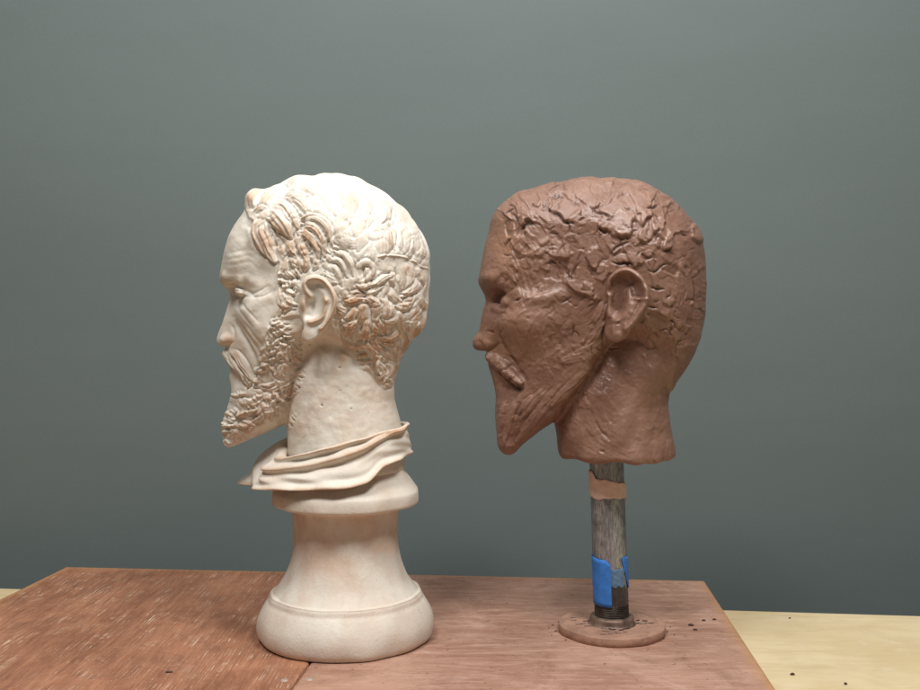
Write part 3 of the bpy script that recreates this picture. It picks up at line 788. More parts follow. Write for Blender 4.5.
    inner[..., 2] += 1.6 * (1 - 2 * t)
    ring = np.concatenate([outer, inner[:, ::-1]], 1)                     # closed section
    nn = ring.shape[1]; V = ring.reshape(-1, 3)
    i, j = np.meshgrid(np.arange(n), np.arange(nn), indexing='ij')
    q = lambda a, b: (a % n) * nn + (b % nn)
    FF = np.stack([q(i, j), q(i + 1, j), q(i + 1, j + 1), q(i, j + 1)], -1).reshape(-1, 4).astype(np.int32)
    V = relax(V, FF, 2, 0.4)
    w = to_world(V, depth, base)
    fn = np.cross(w[FF[:, 2]] - w[FF[:, 0]], w[FF[:, 3]] - w[FF[:, 1]])
    if (fn * w[FF].mean(1)).sum() < 0: FF = FF[:, ::-1].copy()
    edge = np.concatenate([np.maximum(nearw * (fold(0.06, .05) + fold(c2, .05)), fold(0.97, .06)) + 0 * X, np.ones_like(X) * 0.8], 1).reshape(-1)
    mesh_obj('collar', w, FF, M_PLASTER, root, attrs={'relief': edge * 1.1 - 0.25, 'zone': 0.25 + 0.5 * edge, 'pit': np.zeros(len(w))})
    # --- socle under the neck and its round foot
    def turned(name, prof, seed, amp, zone_f):
        pr = np.array(prof, float)
        dens = catmull(pr, 0.9)
        zz = (CY - dens[:, 1] + FLOOR)
        g = np.random.default_rng(seed)
        ks = [(int(g.integers(1, 16)), g.uniform(-0.12, 0.12), g.uniform(0, 6), g.uniform(.3, 1)) for _ in range(12)]
        def wob(a, zc):
            return sum(w_ * np.sin(k_ * a + zc / U * b_ + p_) for k_, b_, p_, w_ in ks) * amp * U
        vv, ff = lathe(np.stack([dens[:, 0] * U, zz * U], 1)[::-1], 180, wob)
        rr = np.zeros(len(vv))
        return mesh_obj(name, vv, ff, M_PLASTER, root, attrs={'relief': rr, 'zone': zone_f(vv[:, 2] / U), 'pit': rr})
    turned('socle', [(0,424),(50,425),(54,440),(57,458),(57.6,466),(59,471),(63,477),(67.5,483),(71,487.8),(72.4,490.2),(73,494),(73,499),(72.6,501),(71,502.4),(64,504),(56,505.4),(53.4,507.5),(52.6,513),(52,523),(51.8,534),(52.4,547),(54.2,557),(57.5,567),(62,577),(67,584.5),(71.5,590)], 2, 0.22,
           lambda z: 0.25 + 0.5 * np.exp(-((z - 128) / 7) ** 2) + 0.35 * np.exp(-((z - 90) / 40) ** 2))
    turned('base', [(40,587),(71,589.6),(75.0,591.6),(76.3,594.0),(77.2,596.6),(80.0,600.5),(83.6,607),(86.3,614),(87.5,621),(87.1,628),(85.6,632.6),(83.0,635.4),(82,636)], 9, 0.22,
           lambda z: 0.16 + 0.3 * np.exp(-((z - 42) / 4) ** 2) + 0.45 * np.exp(-(z / 6) ** 2))
    return root

# ================================================================ clay portrait head
def clay_head():
    depth = 963.0
    base = np.array([(612 - CX) * U * depth / CAMD, depth * U, 0.0])
    base2 = base + np.array([0, 0, (CY - 457) * U * depth / CAMD + FLOOR * U])
    root = empty('clay_sculpture', base2)
    tag(root, 'rough reddish brown clay portrait head with pointed beard set on top of the steel pipe', 'sculpture')
    rng = np.random.default_rng(21)
    cv = Canvas(452, 154, 735, 480, 0.425)
    outline = [(472.6,346),(475,339),(479.5,330),(481.4,318),(484,308),(486.2,302),(485,295),(481,288),(478.8,281),(480,271),(484,249),(488.6,231.7),(491.5,218),(499.5,206),
        (508,197.5),(517,191.8),(528,189),(543,184.4),(551,182),(560.4,181.5),(575,177.9),(589,176.8),(600.6,178.4),(609,177.4),(626,178.8),(643.6,182.6),(660,191.6),(677,204.5),(690.5,219),
        (701.5,235),(705.5,258),(707.5,281),(706.4,309),(704.4,326),(699,345),(688,365),(677,379),(668,391),(655,384),(638,360),(622,346),(609,349),(600,362),(586,383),(570,403),(555,420),
        (540,430.6),(523,445),(513,452.6),(504.5,453.2),(497.6,446.5),(496.6,434),(495,414),(495.8,397),(493,381),(490,371),(488,364),(487.6,357),(488,351.5),(483,350.8),(475.5,350)]
    outline = [(x - (2.6 * ((x - 460) / 245) ** 2 if x > 600 and y < 380 else 0), y + (1.2 if y < 200 else 0)) for x, y in outline]
    wpts = [(610,195,77),(610,240,78),(660,250,78),(565,235,69),(527,235,58),(506,250,49),(494,276,42),(510,296,45),(534,300,59),(570,303,66),(612,300,70),(650,310,73),(682,310,68),
        (502,325,42),(528,338,55),(565,345,58),(595,345,56),(625,345,60),(497,345,18),(512,368,27),(540,380,42),(566,385,47),(500,385,18),(505,410,22),(526,410,33),(550,405,41),(502,442,14),(516,436,19),
        (479,337,10),(489,343,15.5),(484,318,8),(489,300,11),(492,330,20),(488,357,14),(660,370,54),(482,255,42),(697,275,66)]
    rpts = [(610,180,86),(670,200,86),(705,270,82),(545,186,70),(505,202,46),(489,235,38),(482,262,34),(479,282,15),(486,300,9),(480,330,9),(473,346,9),(487,356,8),(492,378,11),(495,415,9),(500,450,8),
        (525,443,15),(553,420,16),(585,383,18),(610,350,24),(665,388,34),(690,362,55),(706,320,72)]
    neck = [(330,585,698,53),(365,572,686,52.5),(392,559,669,51),(404,556,667,50.5),(425,555,670,51),(442,558,673,51.5),(452,560,674.5,53),(457.5,562,674,52)]
    D = cv.zeros(); zone = cv.zeros(); pit = cv.zeros()
    G, B, LK, DB = cv.groove, cv.blob, cv.lock, cv.dab
    hair_p = catmull([(490,215),(500,214),(512,226),(520,246),(530,262),(545,268),(556,280),(575,290),(592,300),(604,300),(606,268),(640,262),(652,290),(648,318),(640,345),(655,362),(668,384),(730,370),(730,165),(480,165)], 3, True)
    beard_p = catmull([(490,395),(500,392),(512,392),(524,388),(536,392),(550,392),(572,380),(596,362),(604,352),(606,350),(586,388),(556,424),(530,450),(500,466),(480,440)], 3, True)
    must_p = catmull([(484,352),(492,351),(502,356),(513,368),(523,378),(523,386),(514,386),(500,376),(488,364)], 2, True)
    hs = cv.poly_sdf(hair_p); bs = cv.poly_sdf(beard_p); ms = cv.poly_sdf(must_p)
    # face planes
    B(D, 495, 280, 16, 5, 3.0, 0.35); B(D, 512, 292, 12, 5, 2.0, 0.6); B(D, 530, 284, 14, 9, -3.0, 0.2); B(D, 558, 272, 18, 14, -3.0); B(D, 540, 298, 22, 6, 4.6, -0.12); B(D, 520, 316, 15, 12, 2.4, 0.5); B(D, 512, 347, 8, 16, 1.8, -0.5)
    B(D, 505, 312, 9, 6, -2.0, -0.6); G(D, [(492,300),(500,308),(508,306),(515,300)], 1.6, 1.6); G(D, [(495,318),(503,313),(512,305)], 1.8, 1.6)
    G(D, [(497,322),(500,338),(508,352),(518,368),(526,380)], 2.4, 3.0); B(D, 550, 342, 20, 15, -5.0, -0.6); B(D, 585, 340, 12, 22, 1.8, 0.5); B(D, 540, 368, 8, 10, 1.6, 0.4)
    G(D, [(479,332),(487,331),(494,333)], 0.9, 1.2); B(D, 487, 343, 7, 5, 1.8, 0.1); G(D, [(488,350),(496,346),(499,340)], 1.4, 2.0)
    B(D, 503, 386, 9, 9, -5.0, 0.6); B(D, 520, 392, 5, 4, 1.2)
    G(D, [(513,384),(519,388),(522,390)], 1.8, 3.4, False); B(pit, 519, 388.5, 3.2, 2.2, 0.95, 0.4)
    B(D, 500, 250, 18, 16, 1.0); G(D, [(499,279),(502,276),(505,272)], 0.8, 1.6)
    # ear to cheek smears
    for p, w, h in (([(606,300),(596,322),(582,342)],6,2.2),([(600,290),(584,308),(566,330)],7,1.6),([(604,318),(594,336),(584,350)],5,2.2),([(612,338),(600,346),(580,356),(560,362)],8,2.4),([(598,352),(580,372),(560,388)],7,1.8)):
        LK(D, p, w, h, 3.2, 0.5, 0.6, rng.uniform(0, 6), 0.25)
    # soft thumbed planes over the face and beard
    def scatter(n, ok, Lr, Wr, lift, tilt, lip, stri, keep, angf):
        k = 0
        while k < n:
            x, y = rng.uniform(470, 712), rng.uniform(172, 460)
            if not ok(x, y): continue
            k += 1
            DB(D, x, y, angf(x, y) + rng.normal(0, 0.5), rng.uniform(*Lr), rng.uniform(*Wr), rng.normal(0, lift), rng.normal(0, tilt), rng, abs(rng.normal(0, lip)), stri, keep)
    inh = lambda x, y: cv.sample(hs, np.array([x]), np.array([y]))[0] > 0
    face = lambda x, y: (not inh(x, y)) and y < 400 and x < 606
    beard = lambda x, y: cv.sample(bs, np.array([x]), np.array([y]))[0] > -3
    neckf = lambda x, y: x > 560 and y > 350 and not inh(x, y)
    scatter(75, face, (8, 18), (3.5, 8), 0.25, 0.75, 0.35, 0.18, 0.45, lambda x, y: 2.2)
    scatter(80, face, (5, 12), (1.3, 2.4), 0.28, 0.4, 0.35, 0.16, 0.5, lambda x, y: 2.35)
    scatter(170, beard, (5, 13), (1.8, 4), 0.5, 0.95, 0.7, 0.3, 0.4, lambda x, y: 2.45)
    scatter(60, neckf, (8, 18), (4, 9), 0.3, 0.8, 0.35, 0.12, 0.5, lambda x, y: 1.5)
    B(D, 628, 415, 9, 46, 3.2, 0.42); B(D, 592, 428, 12, 26, -2.4, 0.3); B(D, 645, 420, 8, 34, 1.4, 0.05); B(D, 575, 440, 9, 12, 2.0, 0.5); B(D, 655, 446, 16, 7, 1.4)
    for p, w, h in (([(519,396),(512,412),(507,430),(503,448)],4,1.8),([(548,388),(534,402),(520,420)],5,1.8),([(562,386),(546,404),(530,424),(516,442)],6,2.0),([(536,394),(526,404),(518,414)],3.5,1.6),([(588,372),(570,388),(552,406)],6,2.0),([(505,398),(501,415),(500,432)],3,1.4)):
        LK(D, p, w, h, 2.6, 0.5, 0.5, rng.uniform(0, 6), 0.22)
    # hair: slabs of clay pushed on, lips and torn edges
    D += 1.6 * np.clip(hs / 3, 0, 1) * (cv.Y < 300)
    D += 2.6 * np.clip(-(cv.Y - (237 + 4 * np.sin(cv.X / 7.0) + 2 * np.sin(cv.X / 2.7))) / 1.6, 0, 1) * np.clip((cv.X - 598) / 3, 0, 1) * np.clip((676 - cv.X) / 8, 0, 1)
    rear = lambda x, y: inh(x, y) and x > 598 and y > 240
    front_ = lambda x, y: inh(x, y) and not (x > 598 and y > 240)
    scatter(60, rear, (8, 18), (5, 10), 0.7, 1.0, 0.6, 0.06, 0.2, lambda x, y: 1.2)
    scatter(34, rear, (3, 7), (2, 4.5), 0.9, 0.9, 0.8, 0.1, 0.3, lambda x, y: 1.2)
    scatter(62, front_, (9, 19), (5, 10), 1.6, 1.7, 1.3, 0.06, 0.1, lambda x, y: 1.2 + (x - 600) * 0.006)
    scatter(40, front_, (4, 9), (2.5, 5), 1.0, 1.0, 1.0, 0.12, 0.3, lambda x, y: 1.2 + (x - 600) * 0.006)
    upper = lambda x, y: inh(x, y) and y < 236 and x > 560
    scatter(20, upper, (10, 18), (6, 11), 1.0, 2.0, 1.2, 0.05, 0.1, lambda x, y: 1.3)
    tl = lambda x, y: 505 < x < 575 and 195 < y < 285
    scatter(70, tl, (5, 12), (1.6, 3.2), 0.8, 0.9, 1.0, 0.3, 0.35, lambda x, y: 1.15)
    # particular facets near the temple
    DB(D, 537, 232, 0.95, 15, 7, -1.6, 2.0, rng, 1.8, 0.05, 0.1); DB(D, 531, 244, 0.9, 11, 4, 0.8, 1.2, rng, 1.4, 0.1, 0.1)
    DB(D, 566, 207, 0.85, 15, 11, -0.6, 1.6, rng, 2.2, 0.03, 0.1); DB(D, 533, 200, 0.6, 9, 5, 1.0, 1.0, rng, 1.2, 0.2, 0.1)
    DB(D, 602, 194, 0.5, 12, 8, -1.0, 1.4, rng, 1.8, 0.05, 0.1); DB(D, 640, 200, 1.2, 16, 8, 0.6, 0.8, rng, 1.4, 0.05, 0.1); DB(D, 657, 215, 1.45, 20, 6, 0.9, 0.7, rng, 1.6, 0.05, 0.1)
    DB(D, 676, 222, 1.35, 18, 9, -0.5, 1.0, rng, 0.5, 0.04, 0.1); DB(D, 684, 244, 0.7, 14, 10, -0.8, 1.0, rng, 0.6, 0.04, 0.1); DB(D, 616, 222, 0.2, 16, 10, 0.2, 0.9, rng, 0.8, 0.04, 0.1)
    DB(D, 660, 322, 0.5, 16, 7, -0.6, 1.2, rng, 1.0, 0.1, 0.1); DB(D, 668, 290, 1.3, 14, 9, 0.2, 0.8, rng, 0.6, 0.05, 0.1)
    cracks = [([(547,208),(552,212),(558.7,214.5),(564,222),(574,223.5)],1.2,3.4),([(504,213.5),(508,211),(512,208.5)],1.1,3.2),([(508,205),(512,205.5)],.8,2),([(521,230),(525,225),(531,223)],1.2,3.2),([(504,248),(508,242),(512,239)],.8,1.8),
        ([(554,198),(558,195),(563,196)],.9,2.4),([(579,221),(583,218),(586,217)],.9,2.4),([(590,206.5),(597,211.5),(604,214),(611,217.5)],.9,3.2),([(648.6,208.6),(653,207.8),(657,206.6)],1.3,4),([(651,203),(654,199)],.7,2),
        ([(611,253.5),(616,248),(623,244.5),(629,242)],1.0,2.8),([(632,231),(637,230)],.8,2),([(642,229),(646,224),(647,221)],.7,2),([(683,233.5),(688,235.5)],.9,2.8),([(612,262),(617,264),(626,263),(633,264.5)],1.0,2.6),
        ([(637,256),(640,252),(642,251)],.8,1.8),([(648,270),(653,272.5),(657,271),(664,265),(671,264)],.9,2.2),([(651,287.5),(658,289.5),(664,289)],1.0,2.6),([(648,306.5),(654,308),(657,308)],.9,2.4),([(672,338),(680,341),(690,339)],.7,1.4),
        ([(549,352),(550.5,342),(551,335)],.8,1.6),([(572,338),(573.5,331),(573,324)],.8,1.8),([(602,338),(603,331),(604,326)],1.0,2.6),([(693,280),(695,292),(694,306)],.8,1.8),([(686,290),(684,300)],.7,1.4),
        ([(533,190.5),(538,188.5),(542,186)],.8,1.6),([(607,193),(604,190)],.8,1.6),([(585,258),(589,264),(588,270)],.8,2),([(577,262),(580,254)],.8,1.8),([(555,262),(560,250),(566,244)],.7,1.6),([(563,275),(568,262)],.7,1.6),
        ([(571,280),(575,268),(580,262)],.9,2),([(610,440),(600,430),(594,420)],1.0,1.6),([(600,451),(605,452)],1,1.6),([(489,331),(494,333)],.7,1.6),([(506,282),(508,279)],.8,1.6),([(516,301),(521,299)],.9,2.2),([(561,303),(567,300),(571,297)],.9,2.2)]
    for p, w, d in cracks:
        G(D, p, w, d, True)
        r = cv.path(p, 4)
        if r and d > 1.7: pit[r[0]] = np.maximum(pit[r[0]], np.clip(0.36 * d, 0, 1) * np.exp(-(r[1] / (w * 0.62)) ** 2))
    for x, y in ((623.5,193),(600,232),(583,249),(640,299),(668,297),(676,312),(674,341),(642,323),(650,338),(692,265),(693,300),(595,235),(634,236),(500,332),(528,318),(560,345),(688,334),(664,270)):
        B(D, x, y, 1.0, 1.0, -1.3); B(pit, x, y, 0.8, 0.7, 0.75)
    # random small torn cracks between slabs
    for _ in range(150):
        x, y = rng.uniform(500, 702), rng.uniform(184, 352)
        if not inh(x, y) and rng.random() < 0.8: continue
        a = rng.uniform(0, PI); p = [(x, y)]
        for q in range(int(rng.integers(2, 6))): a += rng.normal(0, 0.6); p.append((p[-1][0] + 2.6 * math.cos(a), p[-1][1] + 2.6 * math.sin(a)))
        G(D, p, 0.7, rng.uniform(0.8, 1.8)); r = cv.path(p, 3)
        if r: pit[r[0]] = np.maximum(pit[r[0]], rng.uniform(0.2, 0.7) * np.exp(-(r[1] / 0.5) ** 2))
    D -= np.clip(hs / 8, 0, 1) * gauss(D, 15 / cv.r) * 0.95 + np.clip(hs / 8, 0, 1) * 0.6
    sil = cv.poly_sdf(catmull(outline, 3.0, closed=True)); D *= 1 - np.clip(hs / 6, 0, 1) * (1 - np.clip((sil - 1) / 12, 0.42, 1))
    Db = gauss(D, 11 / cv.r); D = Db + 3.2 * np.tanh((D - Db) / 3.2); D = gauss(D, 0.3 / cv.r)
    D += cv.noise(rng, 2.2) * 0.12 + cv.noise(rng, 1.0) * 0.07
    for ang, sg, am in ((2.35, 9, 0.15), (1.2, 8, 0.17), (0.5, 9, 0.11), (1.75, 11, 0.11)):      # drag marks of the tools
        pm = np.clip(cv.noise(rng, sg) * 1.4 - 0.7, 0, 1)
        D += gauss(cv.streaks(rng, ang), 0.3 / cv.r) * pm * am
    # moustache rolls
    D += (cv.noise(rng, 2.4) * 0.7 + cv.noise(rng, 1.1) * 0.25) * np.clip(ms / 3, 0, 1)
    for x, y, a, L, W in ((495,357,.6,8,5),(503,363,.7,7,5),(499,355,.5,6,3),(511,371,.7,7,4.5),(516,378,.8,6,4),(519,382,.9,4,3)): DB(D, x, y, a, L, W, 0.6, 0.9, rng, 0.8, 0.15, 0.5)
    G(D, [(500,371),(507,368),(511,365)], 1.0, 2.2); G(D, [(489,364),(497,371),(506,379),(516,387)], 1.5, 2.2)
    B(zone, 500, 250, 26, 34, 0.9); B(zone, 500, 345, 30, 26, 0.6); B(zone, 515, 330, 22, 30, 0.35)
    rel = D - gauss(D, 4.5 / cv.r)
    def carve(f, X, Y, Z, Ys):
        sock = ellipsoid(X, Y, Z, (492, 28, 302), (18, 19, 12.5)).astype(np.float32)
        f = smax(f, -np.clip(sock, -12, 12), 4.0)
        f = smin(f, np.clip(capsule(X, Y, Z, (495, 16, 308), (506, 38, 313), 5, 6), -12, 12).astype(np.float32), 4.0)
        f = smin(f, np.clip(ellipsoid(X, Y, Z, (510, 33, 304), (11, 13, 9.5)), -12, 12).astype(np.float32), 2.5)
        f = smin(f, np.clip(capsule(X, Y, Z, (481.5, 0, 341.5), (491, 8, 342.5), 8.2, 7.4), -12, 12).astype(np.float32), 2.5)
        for a, b, ra, rb in (((484, 0, 281), (492, 22, 279), 4.5, 5.5), ((492, 22, 279), (507, 41, 285), 5.5, 4.5)):
            f = smin(f, np.clip(capsule(X, Y, Z, a, b, ra, rb), -12, 12).astype(np.float32), 4.0)
        f = smin(f, np.clip(capsule(X, Y, Z, (492, 10, 357), (503, 23, 366), 6.6, 6.4), -12, 12).astype(np.float32), 2.6)
        f = smin(f, np.clip(capsule(X, Y, Z, (506, 28, 371), (518, 34, 382), 6.2, 4.0), -12, 12).astype(np.float32), 2.6)
        f = f + np.clip((Z - 436) / 12, 0, 1) * (1.3 * np.sin(X * .12 + Ys * .09) + 0.7 * np.sin(X * .23 - Ys * .17 + 1)) * 0.8
        return f
    v, F = head_field(cv, outline, wpts, rpts, neck, 5.0, carve, 88, 0.85)
    def rim(vv, n):
        r = np.zeros(len(vv)); g = np.random.default_rng(13)
        for _ in range(9):
            k = g.normal(size=3); k /= np.linalg.norm(k); k *= 2 * PI / g.uniform(9, 24)
            r += np.sign(np.sin(vv @ k + g.uniform(0, 6))) * 0.3 + 0.5 * np.sin(vv @ k)
        return r * 0.22 * np.clip(cv.sample(hs, *project(vv)) / 6, 0.1, 1)
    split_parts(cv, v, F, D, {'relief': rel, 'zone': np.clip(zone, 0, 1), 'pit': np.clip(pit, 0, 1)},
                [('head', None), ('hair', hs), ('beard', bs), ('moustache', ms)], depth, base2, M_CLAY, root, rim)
    ce = Canvas(596, 258, 660, 350, 0.4)
    eo = [(606,286),(609,277),(616,270),(626,267),(636,271),(644,279),(649,290),(649.5,300),(646.5,309),(640,319),(634,327),(628,335),(621,341),(613,342),(606,338),(604,331),(606,322),(604.5,312),(604,298)]
    def paint(c, H, S):
        H += 3.0
        c.blob(H, 622, 283, 13, 9, -7.0, 0.2); c.blob(H, 632, 292, 10, 12, -4.0)
        c.blob(H, 618, 304, 6.5, 11, -13.0, 0.1)
        def rd(p, w, h):
            r = c.path(p, w * 3); H[r[0]] += h * np.exp(-(r[1] / w) ** 2)
        rd([(606,292),(609,281),(616,273.5),(626,270.5),(635,274),(642,281),(646,290),(646,300),(642,309),(635,319),(627,329)],4.0,6.0)
        rd([(609,296),(609,306),(608,316)],2.6,4.5)
        rd([(629,290),(630,302),(625,314),(618,321)],3.2,4.0); rd([(637,300),(632,312),(624,324)],2.2,2.4)
        rd([(632,300),(626,312),(618,324)],0.9,-1.6); rd([(640,302),(634,314),(626,326)],0.8,-1.4)
        rd([(634,298.5),(641,299),(647,299)],1.0,2.4); rd([(633,296),(640,296.5)],0.8,-2.0)
        c.blob(H, 616, 332, 11, 8, 1.6)
        rd([(606,326),(612,324),(620,323)],1.2,-1.6)
        g = np.random.default_rng(4); H += c.noise(g, 2.0) * 0.35 + c.noise(g, 0.9) * 0.15
        H -= np.clip((613 - c.X) / 7, 0, 1) * 7 * np.clip((c.Y - 280) / 10, 0, 1)
        H += (c.X - 625) * 0.06
    ear_mesh(ce, eo, paint, 76.0, 0.34, 620, 14.0, depth, base2, M_CLAY, root, 0.0)
    return root

# ================================================================ pipe stand under the clay head
def pipe_stand():
    depth = 963.0; s = depth / CAMD
    base = np.array([(612.3 - CX) * U * s, depth * U, 0.0])
    root = empty('pipe_stand', base)
    tag(root, 'upright worn steel pipe screwed into a round clay smeared floor flange, wrapped in tape', 'stand')
    k = U * s
    g = np.random.default_rng(8)
    ks = [(int(g.integers(2, 14)), g.uniform(0, 6), g.uniform(.2, 1)) for _ in range(10)]
    wob = lambda a, z: sum(w * np.sin(n * a + p) for n, p, w in ks) * 0.22 * k
    v, f = lathe(np.array([(20, 8.5), (40, 8.6), (51.2, 8.9), (52.3, 8.5), (52.7, 7.6), (52.8, 4), (52.6, 0.4), (52, 0), (0, 0)]) * k, 128, wob)
    fl = mesh_obj('flange', v, f, M_FLANGE, root)
    v, f = lathe(np.array([(12, 16.4), (19.6, 16.4), (21.0, 15.8), (21.7, 14.6), (21.9, 12.4), (22.3, 10.2), (23.4, 9.0), (24.5, 8.4)]) * k, 96)
    mesh_obj('hub', v, f, M_HUB, fl)
    lean = math.radians(2.1)
    def leaned(v, z0=15 * k):
        o = v.copy(); o[:, 0] -= (v[:, 2] - z0) * math.tan(lean); return o
    prof = []
    z = 14.0
    while z < 28: prof += [(16.3, z), (17.1, z + 0.55), (17.1, z + 0.75), (16.3, z + 1.3)]; z += 1.7
    v, f = lathe(np.array(prof[::-1]) * k, 64)
    tv, tf = v, f
    v, f = lathe(np.array([(17.0, 196), (17.1, 120), (17.1, 30.5), (16.7, 28.4)]) * k, 72)
    pp = mesh_obj('pipe', leaned(v), f, M_PIPE, root)
    mesh_obj('thread', leaned(tv), tf, M_THREAD, pp)
    def tape(name, a0, a1, top, bot, mat, r, label=None, lift=None):
        n, m = 60, 12
        a = np.linspace(math.radians(a0), math.radians(a1), n); t = np.linspace(0, 1, m)
        zt = np.array([top(q) for q in np.linspace(0, 1, n)]); zb = np.array([bot(q) for q in np.linspace(0, 1, n)])
        Z = zb[:, None] + (zt - zb)[:, None] * t
        R = np.full_like(Z, r) + 0.18 * np.sin(a[:, None] * 9 + Z * 0.35) * np.sin(Z * 0.8 + a[:, None] * 4) + 0.18 + (lift(np.linspace(0, 1, n))[:, None] if lift else 0)
        P = lambda RR: np.stack([RR * np.cos(a)[:, None], RR * np.sin(a)[:, None], Z], -1).reshape(-1, 3)
        V = np.concatenate([P(R), P(R - 0.4)]) * k
        i, j = np.meshgrid(np.arange(n - 1), np.arange(m - 1), indexing='ij'); q = (i * m + j)
        F1 = np.stack([q, q + m, q + m + 1, q + 1], -1).reshape(-1, 4); N = n * m
        F2 = F1[:, ::-1] + N
        rim = [(q0, q0 + m) for q0 in range(0, N - m, m)] + [(N - m + c, N - m + c + 1) for c in range(m - 1)] + [(q0 + m + m - 1, q0 + m - 1) for q0 in range(0, N - m, m)] + [(c + 1, c) for c in range(m - 1)]
        F3 = np.array([(b, a_, a_ + N, b + N) for a_, b in rim])
        return tag(mesh_obj(name, leaned(V), np.concatenate([F1, F2, F3]).astype(np.int32), mat, root), label)
    nz = lambda amp, fr, ph: (lambda u: amp * math.sin(fr * u + ph) + amp * 0.5 * math.sin(2.7 * fr * u))
    w1, w2 = nz(0.7, 17, 0), nz(0.8, 13, 1)
    # angles: 180 left, 270 facing the viewer, 360 right
    tape('masking_tape', 170, 366, lambda u: 161.5 - 5.5 * min(1, max(0, (u - 0.22) / 0.06)) - 9 * u ** 2 + w1(u),
         lambda u: 138 - 3.5 * min(1, u / 0.25) + 2 * u - (9 if u > 0.955 else 0) + w2(u), M_MASK, 18.0, 'torn cream masking tape', lambda u: 0.9 * np.clip((u - 0.9) * 10, 0, 1))
    tape('blue_tape', 150, 263, lambda u: 76.5 - 2 * u + 0.3 * w1(u) - (3.5 * max(0, (u - .86) / .14)), lambda u: 28.6 - 0.5 * u, M_BLUE, 17.75, 'wide strip of blue tape')
    tape('blue_tape', 305, 375, lambda u: 76.8 + 0.3 * w1(u), lambda u: 45 + 28 * max(0, 0.45 - u) * 2.0 + 1.0 * w2(u), M_BLUE, 17.8, 'narrow torn strip of blue tape')
    tape('blue_tape', 262, 312, lambda u: 65.5 + 1.0 * u + 0.8 * w1(u), lambda u: 48 + 1.2 * w2(u), M_THIN, 17.5, 'thin faded scrap of blue tape')
    return root

